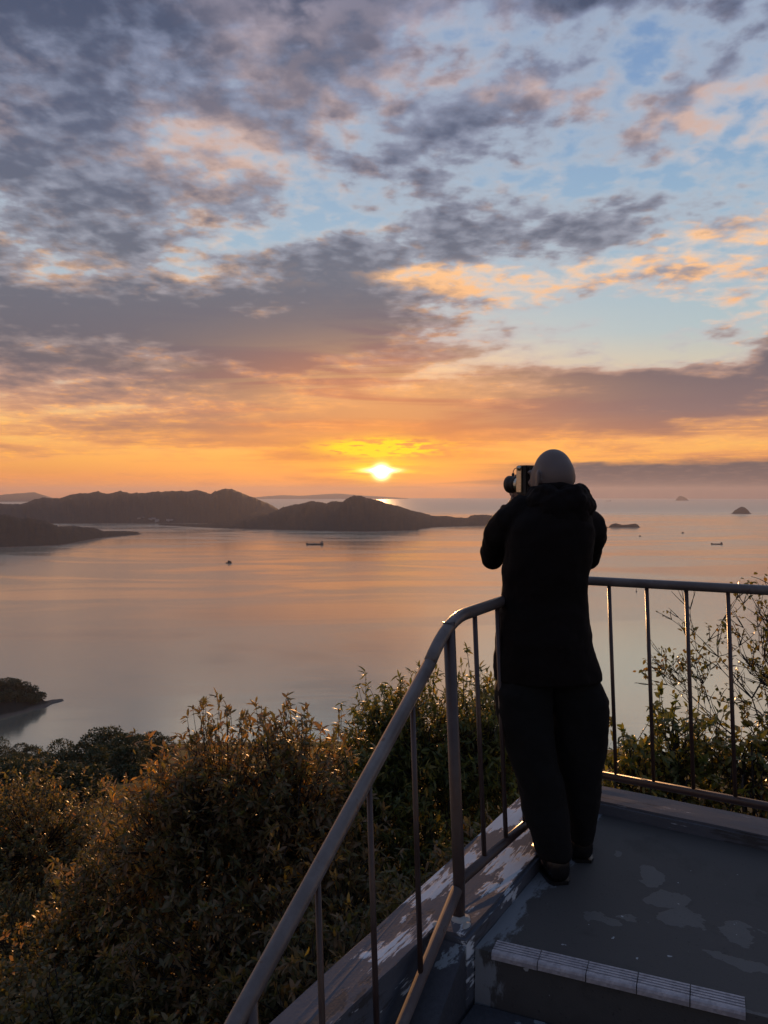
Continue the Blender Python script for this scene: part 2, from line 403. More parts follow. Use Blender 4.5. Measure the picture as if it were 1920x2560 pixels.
# ------------------------------------------------------------------ haze over the sea
def build_haze():
    bm = bmesh.new(); add_box(bm, -29500, 29500, -29500, 29500, SEA - 8, 190)
    m = bpy.data.materials.new('haze_air'); m.use_nodes = True; t = m.node_tree; t.nodes.clear()
    v = t.nodes.new('ShaderNodeVolumePrincipled'); o = t.nodes.new('ShaderNodeOutputMaterial')
    v.inputs['Color'].default_value = (0.62, 0.60, 0.67, 1); v.inputs['Density'].default_value = HAZE; v.inputs['Anisotropy'].default_value = 0.35
    t.links.new(v.outputs[0], o.inputs['Volume'])
    obj('haze', bm, m, kind='stuff')
HAZE = 3.8e-5
build_haze()

# ------------------------------------------------------------------ lookout: platform, kerbs, steps
RZ = R(-31.6)                       # local y runs along the left kerb away from the viewer, local x along the far kerb
O3 = (0.253, 2.565, 0.0)
def streak_paint(g, p):
    co = ocoord(g)
    st = scaled(g, co, 17, 2.4, 17); st2 = scaled(g, co, 42, 6, 42)
    a = g.noise(st, 1.0, 6, 0.68, 0.7); b = g.noise(scaled(g, co, 5.5, 3.2, 5), 1.0, 4, 0.6, 0.5); f = g.noise(st2, 1.0, 5, 0.7, 0.3); gr = g.noise(co, 120, 3, 0.6)
    white = g.step(a * 0.42 + b * 0.48 + f * 0.14, 0.528, 0.556)
    bare = g.step(a * 0.4 + (1.0 - b) * 0.5 + f * 0.14, 0.575, 0.62)
    c = g.mix(f, (0.055, 0.064, 0.084, 1), (0.105, 0.120, 0.148, 1))
    c = g.mix(bare * 0.85, c, (0.042, 0.040, 0.042, 1))
    c = g.mix(white * 0.95, c, g.mix(f, (0.48, 0.54, 0.60, 1), (0.74, 0.80, 0.84, 1)))
    g.put(p.inputs['Base Color'], c); g.put(p.inputs['Roughness'], 0.62 + 0.3 * gr)
    bump(g, p, white * 0.8 + f * 0.4 + gr * 0.35 - bare * 0.3, 0.3, 0.003)
M_kerb = material('flaking_paint', streak_paint)
def far_paint(g, p):
    co = scaled(g, ocoord(g), 1, 1, 1); st = scaled(g, co, 1.7, 30, 24)
    a = g.noise(st, 1.0, 6, 0.68, 0.6); b = g.noise(co, 3.0, 5, 0.6, 0.5); f = g.noise(scaled(g, co, 6, 45, 45), 1.0, 5, 0.7); gr = g.noise(co, 120, 3, 0.6)
    white = g.step(a * 0.5 + b * 0.32 + f * 0.2, 0.575, 0.60)
    bare = g.step(a * 0.4 + (1.0 - b) * 0.5 + f * 0.14, 0.56, 0.61)
    c = g.mix(f, (0.065, 0.070, 0.085, 1), (0.13, 0.135, 0.150, 1))
    c = g.mix(bare * 0.8, c, (0.042, 0.036, 0.034, 1)); c = g.mix(white * 0.9, c, (0.46, 0.50, 0.54, 1))
    g.put(p.inputs['Base Color'], c); g.put(p.inputs['Roughness'], 0.6 + 0.3 * gr); bump(g, p, white * 0.8 + f * 0.4 + gr * 0.35, 0.3, 0.003)
M_kerb_far = material('flaking_paint_far', far_paint)
def floor_mat(g, p):
    co = ocoord(g); x, y, z = g.sep(co)
    w = g.noise(co, 5.5, 5, 0.6, 0.4); w2 = g.noise(scaled(g, co, 1, -1, 1), 4.7, 5, 0.6, 0.4); gr = g.noise(co, 150, 4, 0.65); cl = g.noise(co, 1.6, 5, 0.6)
    X1 = x + (w - 0.5) * 0.22; Y1 = y + (w2 - 0.5) * 0.22
    def spot(cx, cy, rx, ry):
        a = (X1 - cx) * (1 / rx); b = (Y1 - cy) * (1 / ry); return g.step(a * a + b * b, 1.08, 0.96)
    s = spot(0.46, 0.74, 0.05, 0.10)
    for q in ((0.55, 0.60, 0.085, 0.05), (0.62, 0.50, 0.065, 0.075), (0.39, 0.345, 0.06, 0.035), (0.47, 0.40, 0.03, 0.018), (0.80, 0.50, 0.07, 0.08), (0.83, 0.33, 0.10, 0.035), (0.93, 0.05, 0.07, 0.06), (1.15, 0.62, 0.12, 0.06), (0.30, 0.86, 0.02, 0.03)):
        s = g.mx(s, spot(*q))
    edgew = g.step(x + (g.noise(scaled(g, co, 14, 5, 5), 1.0, 5, 0.7) - 0.5) * 0.30, 0.155, 0.120)        # scuffed paint along the kerb
    fleck = g.step(g.noise(co, 26, 2, 0.5), 0.735, 0.75)
    c = g.mix(cl, (0.044, 0.042, 0.042, 1), (0.068, 0.064, 0.061, 1)); c = g.mix(gr * 0.5, c, (0.075, 0.072, 0.070, 1)); c = g.mix(g.step(g.noise(co, 3.2, 6, 0.7, 0.8), 0.52, 0.70) * 0.6, c, (0.028, 0.027, 0.027, 1))
    c = g.mix(s * 0.42, c, (0.13, 0.135, 0.14, 1)); c = g.mix(g.step(g.noise(co, 75, 3, 0.6), 0.64, 0.70) * 0.55, c, (0.018, 0.018, 0.018, 1)); c = g.mix(edgew * 0.75, c, (0.24, 0.27, 0.30, 1)); c = g.mix(fleck, c, (0.34, 0.36, 0.38, 1))
    g.put(p.inputs['Base Color'], c); g.put(p.inputs['Roughness'], 0.60 + 0.25 * gr - s * 0.12)
    bump(g, p, gr * 0.5 + s * 0.5 + edgew * 0.3, 0.5, 0.003)
M_floor = material('worn_floor_coating', floor_mat)
def tile_mat(g, p):
    co = ocoord(g); n = g.noise(co, 60, 5, 0.65); k = g.noise(co, 12, 4, 0.6)
    g.put(p.inputs['Base Color'], g.mix(g.step(n * 0.6 + k * 0.4, 0.42, 0.62), (0.46, 0.43, 0.45, 1), (0.30, 0.28, 0.30, 1))); p.inputs['Roughness'].default_value = 0.55
    bump(g, p, n, 0.4, 0.002)
M_tile = material('step_tile', tile_mat)
def wall_mat(g, p):
    co = ocoord(g); n = g.noise(scaled(g, co, 5, 5, 1.5), 1.0, 6, 0.65, 0.5); f = g.noise(co, 70, 4, 0.6); w = g.step(n, 0.60, 0.63)
    g.put(p.inputs['Base Color'], g.mix(w * 0.8, g.mix(f, (0.030, 0.033, 0.042, 1), (0.070, 0.075, 0.09, 1)), (0.26, 0.32, 0.36, 1))); p.inputs['Roughness'].default_value = 0.75
    bump(g, p, f + w, 0.5, 0.003)
M_wall = material('dark_painted_concrete', wall_mat)

plat = empty('lookout_platform', O3, RZ, label='dark concrete lookout platform with flaking painted kerbs and a descending step', cat='platform')
def rough_edges(bm, cell=0.06, amp=0.004, seed=0.0):
    """cut long edges up and wobble them so that cast concrete does not look machined"""
    for _ in range(5):
        e = [e for e in bm.edges if e.calc_length() > cell * 2]
        if not e: break
        bmesh.ops.subdivide_edges(bm, edges=e, cuts=1, use_grid_fill=True)
    for v in bm.verts:
        v.co += Vector((mnoise.noise(v.co * 9 + Vector((seed, 0, 0))), mnoise.noise(v.co * 9 + Vector((0, seed, 5))), 0.6 * mnoise.noise(v.co * 11 + Vector((5, 0, seed))))) * amp
def cast(name, poly, z0, z1, mat, bev=0.012, amp=0.003, seed=0.0):
    bm = bmesh.new(); add_prism(bm, poly, z0, z1)
    top = [e for e in bm.edges if all(v.co.z > z1 - 1e-6 for v in e.verts)]
    if bev: bmesh.ops.bevel(bm, geom=top, offset=bev, segments=2, affect='EDGES')
    rough_edges(bm, 0.05, amp, seed)
    return obj(name, bm, mat, plat, smooth=False)
# floor: its front edge follows the slightly skewed step
cast('floor_slab', [(0.080, -0.045), (0.139, -0.040), (0.876, 0.074), (1.05, 0.10), (3.4, 0.46), (3.4, 1.215), (0.080, 1.215)], -0.30, 0.0, M_floor, bev=0)
cast('kerb', [(-0.214, -2.6), (-0.100, -2.6), (-0.052, -0.10), (0.078, -0.10), (0.078, 1.212), (-0.214, 1.43)], -0.17, 0.060, M_kerb, seed=1.0)
cast('kerb_base', [(-0.190, -0.44), (0.0, -0.12), (0.074, -0.104), (0.074, 1.2), (-0.190, 1.40)], -3.2, -0.173, M_wall, bev=0, seed=1.5)
cast('kerb', [(0.081, 1.215), (3.4, 1.215), (3.4, 1.425), (-0.20, 1.425)], -0.45, 0.058, M_kerb_far, seed=2.0)
cast('retaining_wall', [(-0.190, -2.6), (-0.125, -2.6), (-0.080, -0.45), (-0.190, -0.45)], -3.2, -0.162, M_wall, bev=0, seed=3.5)
SL = 0.69
def sloped(name, x0, x1, y0, y1, zt, th, mat, seed=0.0):
    bm = bmesh.new(); v = add_box(bm, x0, x1, y0, y1, -th, 0)
    for q in bm.verts: q.co.z += zt + (q.co.y - y1) * SL
    rough_edges(bm, 0.06, 0.004, seed)
    return obj(name, bm, mat, plat)
sloped('stringer', -0.012, 0.076, -2.6, -0.104, 0.030, 0.30, M_wall, 4.0)
sloped('stringer', 1.02, 1.14, -2.6, 0.05, 0.030, 0.30, M_wall, 4.4)
# steps: first riser under the nosing, then treads going down towards the viewer
def skew(y): return [(0.082, y - 0.045), (1.018, y + 0.096)]
for k in range(8):
    z = -0.178 * (k + 1); y1 = -0.006 - 0.258 * k; a, b = skew(y1); c, d = skew(y1 - 0.262)
    cast('step', [c, d, b, a], z - 0.30, z, M_wall, bev=0.006, seed=5.0 + k)
cast('landing', [(-0.05, -4.4), (1.2, -4.4), (1.2, -1.98), (-0.05, -2.15)], -1.95, -1.62, M_wall, seed=6.0)
# grooved nosing tiles along the edge of the platform
def tile_mesh(L):
    pr = [(-0.013, -0.016), (-0.014, -0.002), (-0.011, 0.005), (-0.004, 0.009)]
    yy = 0.005
    for k in range(4):
        pr += [(yy, 0.009), (yy + 0.0005, 0.0012), (yy + 0.006, 0.0012), (yy + 0.0065, 0.009)]; yy += 0.0135
    pr += [(yy, 0.009), (yy + 0.001, 0.0006), (0.001, 0.0006), (0.001, -0.016)]
    bm = bmesh.new(); a = [bm.verts.new((0.0015, y, z)) for y, z in pr]; b = [bm.verts.new((L - 0.0015, y, z)) for y, z in pr]; n = len(pr)
    for i in range(n): bm.faces.new((a[i], a[(i + 1) % n], b[(i + 1) % n], b[i]))
    bm.faces.new(a[::-1]); bm.faces.new(b)
    bmesh.ops.recalc_face_normals(bm, faces=bm.faces)
    me = bpy.data.meshes.new('nosing_tile'); bm.to_mesh(me); bm.free(); me.materials.append(M_tile); return me
tm = tile_mesh(0.149); ang = math.atan2(0.114, 0.737)
for k in range(5):
    t = bpy.data.objects.new('nosing_tile', tm); link(t, plat)
    t.location = (0.139 + math.cos(ang) * 0.1492 * k, -0.040 + math.sin(ang) * 0.1492 * k, 0.0005 + 0.0006 * (k % 2)); t.rotation_euler = (0, 0, ang + R(0.25 * ((k * 7) % 3 - 1)))

# ------------------------------------------------------------------ pipe railing
def pipe_mat(base, worn, seed):
    def fn(g, p):
        co = ocoord(g); n = g.noise(scaled(g, co, 7, 7, 7), 1.0, 6, 0.65); f = g.noise(co, 90, 4, 0.65); r = g.noise(co, 22 + seed, 5, 0.7)
        c = g.mix(g.step(n, 0.42, 0.66), base, worn); c = g.mix(g.step(r, 0.60, 0.67) * 0.85, c, (0.085, 0.035, 0.018, 1))
        g.put(p.inputs['Base Color'], g.mix(f * 0.3, c, (0.05, 0.04, 0.04, 1))); g.put(p.inputs['Roughness'], 0.24 + 0.16 * f)
        bump(g, p, f * 0.4 + r * 0.4, 0.35, 0.002)
    return fn
M_pipe = material('brown_rail_paint', pipe_mat((0.060, 0.037, 0.032, 1), (0.080, 0.053, 0.047, 1), 0))
M_hand = material('worn_handrail', pipe_mat((0.125, 0.103, 0.096, 1), (0.18, 0.155, 0.147, 1), 3))
def low_rail(g, p):
    pipe_mat((0.060, 0.037, 0.032, 1), (0.080, 0.053, 0.047, 1), 1)(g, p)
    for l in list(p.inputs['Roughness'].links): g.l.remove(l)
    g.put(p.inputs['Roughness'], 0.30 + 0.06 * g.noise(ocoord(g), 40, 3, 0.6))
M_low = material('glossy_rail_paint', low_rail)
M_dull = material('worn_bottom_rail', lambda g, p: (pipe_mat((0.125, 0.100, 0.095, 1), (0.17, 0.145, 0.14, 1), 5)(g, p), [g.l.remove(l) for l in list(p.inputs['Roughness'].links)], g.put(p.inputs['Roughness'], 0.70), g.put(p.inputs['Specular IOR Level'], 0.2)))
rail = empty('guard_railing', (O3[0], O3[1], 0.06), RZ, label='brown pipe guard railing with thin balusters around the platform and stairs', cat='railing')
def pipe(name, pts, r, mat=None, n=16, parent=rail):
    bm = bmesh.new(); add_tube(bm, [(x, y, z - 0.06) for x, y, z in pts], r, n); return obj(name, bm, mat or M_pipe, parent, smooth=True)
def arc(p0, p1, p2, k=7):
    p0, p1, p2 = map(Vector, (p0, p1, p2)); return [p0 * (1 - t) ** 2 + p1 * 2 * t * (1 - t) + p2 * t * t for t in [i / k for i in range(k + 1)]]
LX = -0.030                         # the tops lean a little outwards
ZT, ZB = 1.066, 0.150
pipe('handrail', arc((LX, -0.16, ZT - 0.125), (LX, -0.045, ZT - 0.004), (LX, 0.10, ZT + 0.002)) + [(LX, 0.5, ZT + 0.008), (LX, 1.18, ZT + 0.006)] +
     arc((LX, 1.20, ZT + 0.006), (LX, 1.30, ZT + 0.006), (0.08, 1.30, ZT + 0.006), 6) + [(0.9, 1.30, ZT + 0.012), (3.2, 1.30, ZT + 0.02)], 0.0212, M_hand)
pipe('stair_handrail', [(LX, -0.157, ZT - 0.122), (LX, -1.05, 0.325), (LX, -2.4, -0.61)], 0.0216, M_hand)
pipe('bottom_rail', [(0, 0.0, ZB + 0.026), (0, 1.28, ZB - 0.038)], 0.0175, M_low, 24)
pipe('bottom_rail', [(0.0, 1.30, ZB + 0.004), (3.2, 1.30, ZB + 0.010)], 0.0185)
pipe('stair_bottom_rail', [(0.0, -0.015, ZB + 0.008), (0, -2.4, ZB + 0.008 - 2.385 * 0.66)], 0.0190, M_dull)
pipe('post', [(0.0, 0.0, 0.045), (0.0, 0.0, 0.20), (LX, -0.020, ZT - 0.008)], 0.0205)
pipe('post', [(0.0, 1.30, 0.045), (LX, 1.30, ZT)], 0.0205)
pipe('post', [(1.72, 1.30, 0.045), (1.69, 1.30, ZT)], 0.0205)
pipe('post', [(0.02, -1.02, -0.72), (LX, -1.02, 0.345)], 0.0205)
pipe('post', [(0.02, -2.06, -1.44), (LX, -2.06, -0.375)], 0.0205)
balm = {}
for y in (0.195, 0.395, 0.59, 0.79, 0.985, 1.165): pipe('baluster', [(0, y + 0.014, ZB + 0.026 - 0.05 * y), (LX, y - 0.012, ZT)], 0.0088, n=10)
for x in [0.182 + 0.1712 * k for k in range(9)] + [1.90, 2.07, 2.24, 2.41, 2.58, 2.75, 2.92]: pipe('baluster', [(x, 1.30, ZB), (x - 0.040, 1.30, ZT)], 0.0088, n=10)
for y in (-0.265, -0.512, -0.755, -1.27, -1.52, -1.77):
    pipe('baluster', [(0, y, ZB + y * 0.66), (LX, y - 0.003, ZT - 0.122 + (y + 0.157) * 0.699)], 0.0088, n=10)
bm = bmesh.new(); add_ball(bm, (0.012, -0.010, 0.000), (0.034, 0.036, 0.010)); add_ball(bm, (-0.040, -0.085, 0.0), (0.016, 0.014, 0.012)); add_ball(bm, (0.048, -0.040, 0.0), (0.012, 0.024, 0.010))
M_grout = material('pale_mortar', lambda g, p: (g.put(p.inputs['Base Color'], g.mix(g.noise(ocoord(g), 40, 5, 0.6), (0.30, 0.31, 0.29, 1), (0.50, 0.52, 0.50, 1))), bump(g, p, g.noise(ocoord(g), 60, 4, 0.6), 0.6, 0.004)), rough=0.9)
obj('mortar_collar', remeshed(bm, 0.004, 2, 0.006, 0.02, 'mortar_collar'), M_grout, plat, smooth=True).location = (0, 0, 0.058)
bm = bmesh.new(); add_tube(bm, [(1.035, 0.02, -0.02), (1.035, 0.02, 0.115)], 0.024, 14); add_tube(bm, [(1.035, 0.02, 0.114), (1.035, 0.02, 0.122)], 0.027, 14)
st = obj('pipe_stump', bm, M_pipe, smooth=False, label='short brown pipe stump beside the right end of the step', cat='post'); st.location = O3; st.rotation_euler = (0, 0, RZ)

# ------------------------------------------------------------------ foliage
rng = np.random.default_rng(7)
def leaf_mat(name, stops, trans, rough=0.32, tcol=None):
    m = bpy.data.materials.new(name); m.use_nodes = True; t = m.node_tree; g = Graph(t); p = t.nodes['Principled BSDF']
    geo = g.new('ShaderNodeNewGeometry'); rnd = X(g, geo.outputs['Random Per Island'])
    oi = g.new('ShaderNodeObjectInfo')
    f = g.noise(ocoord(g), 0.9, 3, 0.6)
    c = g.ramp(g.clamp(rnd * 0.66 + (f - 0.5) * 1.2 + 0.22), stops)
    g.put(p.inputs['Base Color'], c); p.inputs['Roughness'].default_value = rough; p.inputs['Specular IOR Level'].default_value = 0.5
    tr = g.new('ShaderNodeBsdfTranslucent'); g.put(tr.inputs[0], g.mix(1.0, c, tcol or (1.9, 1.6, 0.7, 1), 'MULTIPLY'))
    mx = g.new('ShaderNodeMixShader'); mx.inputs[0].default_value = trans
    out = [n for n in t.nodes if n.type == 'OUTPUT_MATERIAL'][0]
    t.links.new(p.outputs[0], mx.inputs[1]); t.links.new(tr.outputs[0], mx.inputs[2]); t.links.new(mx.outputs[0], out.inputs[0])
    return m
M_oak = leaf_mat('bronze_green_leaf', [(0.0, (0.061, 0.081, 0.032, 1)), (0.35, (0.122, 0.122, 0.055, 1)), (0.62, (0.183, 0.142, 0.077, 1)), (0.82, (0.229, 0.157, 0.091, 1)), (0.95, (0.293, 0.176, 0.082, 1)), (1.0, (0.622, 0.367, 0.073, 1))], 0.50, 0.46)
M_green = leaf_mat('olive_green_leaf', [(0.0, (0.051, 0.078, 0.027, 1)), (0.45, (0.106, 0.133, 0.044, 1)), (0.75, (0.174, 0.179, 0.055, 1)), (0.93, (0.275, 0.220, 0.055, 1)), (1.0, (0.659, 0.367, 0.055, 1))], 0.50, 0.46)
M_small = leaf_mat('small_russet_leaf', [(0.0, (0.061, 0.078, 0.032, 1)), (0.5, (0.128, 0.124, 0.055, 1)), (0.8, (0.201, 0.157, 0.073, 1)), (0.95, (0.275, 0.176, 0.082, 1)), (1.0, (0.586, 0.276, 0.073, 1))], 0.50, 0.40)
M_yellow = leaf_mat('yellowing_leaf', [(0.0, (0.055, 0.078, 0.020, 1)), (0.4, (0.110, 0.125, 0.032, 1)), (0.8, (0.19, 0.16, 0.035, 1)), (1.0, (0.30, 0.16, 0.04, 1))], 0.40)
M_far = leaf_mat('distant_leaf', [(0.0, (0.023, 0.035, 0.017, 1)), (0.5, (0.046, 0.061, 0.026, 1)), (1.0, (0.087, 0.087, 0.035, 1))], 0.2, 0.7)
M_bark = material('dark_bark', lambda g, p: (g.put(p.inputs['Base Color'], g.mix(g.noise(scaled(g, ocoord(g), 30, 30, 5), 1.0, 5, 0.6), (0.018, 0.013, 0.011, 1), (0.055, 0.042, 0.035, 1))),), rough=0.9)

def norm(v): return v / (np.linalg.norm(v, axis=-1, keepdims=True) + 1e-9)
def leaves_arrays(pos, d, ln, wd, droop=0.25):
    """six-point leaf blades: pointed both ends, folded along the rib and drooping"""
    n = len(pos); d = norm(d)
    s = norm(np.cross(d, norm(rng.normal(0, 0.45, (n, 3)) + np.array([0, 0, 1.0])))); u = np.cross(s, d)
    ln = np.asarray(ln).reshape(-1, 1) * np.ones((n, 1)); wd = np.asarray(wd).reshape(-1, 1) * np.ones((n, 1))
    dr = (droop * rng.uniform(0.2, 1.6, (n, 1)))
    def at(t, side, lift): return pos + d * ln * t + s * wd * side + u * (lift * wd - dr * ln * t * t)
    V = np.stack([at(0, 0, 0), at(.34, .5, .18), at(.34, -.5, .18), at(.70, .40, .14), at(.70, -.40, .14), at(1.0, 0, 0)], 1).reshape(-1, 3)
    b = (np.arange(n) * 6)[:, None]
    F = np.concatenate([b + np.array(q) for q in ((0, 1, 2), (2, 1, 3), (2, 3, 4), (4, 3, 5))], 1).reshape(-1, 3)
    return V, F
def twig_arrays(a, b, r0, r1):
    n = len(a); d = norm(b - a); s = norm(np.cross(d, np.array([0.3, 0.2, 1.0]))); u = np.cross(d, s)
    r0 = np.broadcast_to(np.asarray(r0, float).reshape(-1, 1), (n, 1)); r1 = np.broadcast_to(np.asarray(r1, float).reshape(-1, 1), (n, 1))
    P = []
    for c, r in ((a, r0), (b, r1)):
        for k in range(3): P.append(c + (s * math.cos(k * 2.0944) + u * math.sin(k * 2.0944)) * r)
    V = np.stack(P, 1).reshape(-1, 3); bse = (np.arange(n) * 6)[:, None]
    F = np.concatenate([bse + np.array(q) for q in ((0, 1, 4), (0, 4, 3), (1, 2, 5), (1, 5, 4), (2, 0, 3), (2, 3, 5))], 1).reshape(-1, 3)
    return V, F
def join(parts):
    V, F, o = [], [], 0
    for v, f in parts: V.append(v); F.append(f + o); o += len(v)
    return np.concatenate(V), np.concatenate(F)

def one_leaf_mesh(mat):
    st = rng.bit_generator.state
    V, F = leaves_arrays(np.zeros((1, 3)), np.array([[0, 1.0, 0]]), 1.0, 0.30, 0.12)
    me = mesh_np('leaf', V, F); me.materials.append(mat); return me

def leafy_tree(name, label, base, lumps, ntips, mat, leaf=(0.10, 0.028), whorl=7, along=4, spray=0.30, up=0.35, droop=0.25, singles=0, shoots=0, cat='tree', group=None, flat=0.25):
    """trunk and limbs reach into a few lumps of crown; every twig tip carries a rosette of leaves"""
    base = np.array(base, float); root = empty(name, tuple(base), label=label, cat=cat, group=group)
    L = np.array([l[:3] for l in lumps], float) - base; Rr = np.array([l[3:6] if len(l) > 4 else (l[3],) * 3 for l in lumps], float)
    w = (Rr ** 2).sum(1); w = w / w.sum()
    k = rng.choice(len(L), ntips, p=w)
    dv = norm(rng.normal(0, 1, (ntips, 3)) + np.array([0, 0, flat]))
    rad = rng.uniform(0.0, 1.0, (ntips, 1)) ** 0.35
    lumpy = np.array([mnoise.fractal(Vector(tuple(q * 2.3 + kk)), 1.0, 2.0, 3) for q, kk in zip(dv, k)])[:, None]
    tip = L[k] + dv * Rr[k] * rad * (1.0 + 0.46 * lumpy)
    tdir = norm(dv * 0.8 + np.array([0, 0, up]) + rng.normal(0, 0.35, (ntips, 3)))
    sl = spray * rng.uniform(0.4, 1.25, (ntips, 1))
    if shoots:                                     # longer leader shoots that break the outline
        top = np.argsort(-(tip[:, 2] + rng.normal(0, .25, ntips)))[:shoots]
        sl[top] *= 1.7; tdir[top] = norm(tdir[top] * 0.5 + np.array([0, 0, 1.0])); tip[top, 2] += 0.14
    start = tip - tdir * sl
    parts = []
    W = whorl
    P = np.repeat(tip, W, 0) - np.repeat(tdir, W, 0) * rng.uniform(0, 0.05, (ntips * W, 1)); D = np.repeat(tdir, W, 0) * 0.45 + rng.normal(0, 0.62, (ntips * W, 3))
    A = along
    q = rng.uniform(0.15, 0.9, (ntips * A, 1))
    P2 = np.repeat(start, A, 0) + np.repeat(tdir * sl, A, 0) * q; D2 = np.repeat(tdir, A, 0) * 0.35 + rng.normal(0, 0.75, (ntips * A, 3))
    P = np.concatenate([P, P2]); D = norm(np.concatenate([D, D2])); n = len(P)
    ln = leaf[0] * rng.uniform(0.45, 1.35, n); wd = leaf[1] * rng.uniform(0.7, 1.25, n) * (ln / leaf[0])
    keep = np.ones(n, bool)
    if singles:
        sc = P[:, 2] - 0.35 * (P[:, 1]) * 0.3 + rng.normal(0, 0.12, n); idx = np.argsort(-sc)[:singles * 2:2]; keep[idx] = False
    V, F = leaves_arrays(P[keep], D[keep], ln[keep], wd[keep], droop)
    c = obj('crown', mesh_np('crown', V, F), mat, root, kind='stuff')
    if singles:
        me = one_leaf_mesh(mat)
        for i in idx:
            o = bpy.data.objects.new('leaf', me); o.location = P[i]
            o.rotation_mode = 'QUATERNION'; o.rotation_quaternion = Vector(D[i]).to_track_quat('Y', 'Z'); o.scale = (ln[i] * 0.95, ln[i], ln[i]); link(o, root)
    # twigs and limbs
    tw = [twig_arrays(start, tip, 0.005, 0.002)]
    lim = L[k] + (start - L[k]) * 0.35; m = rng.random(ntips) < 0.35
    tw.append(twig_arrays(lim[m], start[m], 0.010, 0.005))
    V, F = join(tw); obj('twigs', mesh_np('twigs', V, F), M_bark, root, kind='stuff')
    fork = np.array([*(L[:, :2].mean(0) * 0.25), L[:, 2].min() * 0.35])
    bm = bmesh.new(); th = 0.035 + 0.022 * math.sqrt(Rr.max()) * 2
    add_tube(bm, [(0, 0, -0.3), tuple(fork * 0.5 + np.array([0.05, -0.04, 0])), tuple(fork)], [th * 1.25, th, th * 0.85], 8); obj('trunk', bm, M_bark, root, smooth=True)
    for l, r in zip(L, Rr):
        bm = bmesh.new(); mid = fork * 0.45 + l * 0.55 + rng.normal(0, 0.12, 3) * r.min() * 0.6
        add_tube(bm, [tuple(fork), tuple(mid), tuple(l + np.array([0, 0, r[2] * 0.35]))], [th * 0.75, th * 0.5, th * 0.2], 7)
        for q in range(4):
            e = l + norm(rng.normal(0, 1, 3) + np.array([0, -0.3, 0.5])) * r * 0.75
            add_tube(bm, [tuple(mid), tuple((mid + e) / 2 + rng.normal(0, .06, 3)), tuple(e)], [th * 0.32, th * 0.2, th * 0.08], 6)
        obj('limb', bm, M_bark, root, smooth=True)
    return root

def ground(x, y): return (x, y, hill_z(x, y))
G_L = 'trees growing up below the left side of the lookout'
leafy_tree('evergreen_tree', 'bronze leaved tree with upright shoots rising against the water left of the handrail', ground(-1.7, 8.6),
    [(-1.65, 8.1, -1.95, 1.05, 0.9, 1.05), (-0.95, 7.9, -2.05, 0.85, 0.8, 1.15), (-2.2, 8.0, -2.30, 0.80, 0.9, 1.0), (-2.9, 8.6, -3.15, 0.9, 0.9, 0.9), (-1.4, 7.1, -3.1, 1.25, 0.9, 1.0), (-0.45, 7.3, -3.0, 0.9, 0.8, 1.1)],
    4600, M_oak, (0.090, 0.026), 8, 5, 0.30, 0.45, singles=150, shoots=50, group=G_L)
leafy_tree('evergreen_tree', 'tall dark olive tree behind the post and balusters left of the person', ground(0.9, 10.4),
    [(0.55, 9.6, -2.15, 1.35, 1.0, 1.30), (1.35, 9.7, -1.95, 0.95, 0.9, 1.15), (-0.35, 9.2, -2.45, 0.9, 0.9, 1.10), (0.7, 8.6, -3.5, 1.6, 1.0, 1.2), (0.1, 9.6, -1.65, .6, .6, .7)],
    4600, M_green, (0.090, 0.025), 7, 5, 0.32, 0.20, droop=0.5, singles=150, shoots=60, group=G_L)
leafy_tree('evergreen_tree', 'russet small leaved tree at the left edge below the far point', ground(-6.0, 13.5),
    [(-5.9, 13.0, -4.7, 1.7, 1.3, 1.35), (-4.3, 12.6, -5.0, 1.3, 1.2, 1.2), (-7.6, 12.8, -4.6, 1.4, 1.2, 1.3), (-5.2, 11.2, -5.9, 2.0, 1.2, 1.3), (-3.6, 11.0, -5.6, 1.2, 1.0, 1.1)],
    7000, M_small, (0.070, 0.031), 6, 6, 0.28, 0.35, shoots=60, group=G_L)
leafy_tree('evergreen_tree', 'dense brownish tree in the lower left corner of the view', ground(-3.4, 7.2),
    [(-3.2, 8.4, -4.0, 1.3, 1.0, 0.95), (-2.7, 6.6, -3.75, 1.2, 1.0, 1.0), (-3.9, 7.0, -4.0, 1.1, 1.0, 1.0), (-1.7, 5.5, -3.45, 1.1, 0.9, 0.9), (-2.7, 5.1, -3.6, 1.0, 0.9, 0.9)],
    6600, M_small, (0.066, 0.030), 6, 6, 0.26, 0.35, group=G_L)
leafy_tree('evergreen_tree', 'pale bronze bush beneath the sloping stair handrail', ground(-0.5, 6.2),
    [(-0.55, 6.2, -2.95, 1.0, 0.8, 0.9), (0.35, 6.3, -2.75, 0.95, 0.8, 0.95), (-0.5, 5.0, -3.3, 1.0, 0.7, 0.9), (0.9, 6.9, -2.6, 0.8, 0.8, 0.9), (-1.2, 4.2, -3.3, 0.9, 0.6, 0.8)],
    3800, M_oak, (0.090, 0.027), 8, 5, 0.28, 0.40, group=G_L)
leafy_tree('evergreen_tree', 'yellow flecked green bush at the foot of the ledge by the stairs', ground(-0.6, 3.9),
    [(-0.75, 3.6, -2.75, 0.75, 0.6, 0.65), (-1.6, 3.5, -3.0, 0.85, 0.7, 0.75), (-0.1, 4.5, -2.6, 0.7, 0.6, 0.75), (-2.3, 4.1, -3.2, 0.8, 0.7, 0.75), (0.9, 5.4, -2.5, 0.8, 0.6, 0.9)],
    3300, M_green, (0.078, 0.027), 7, 5, 0.26, 0.35, group=G_L)

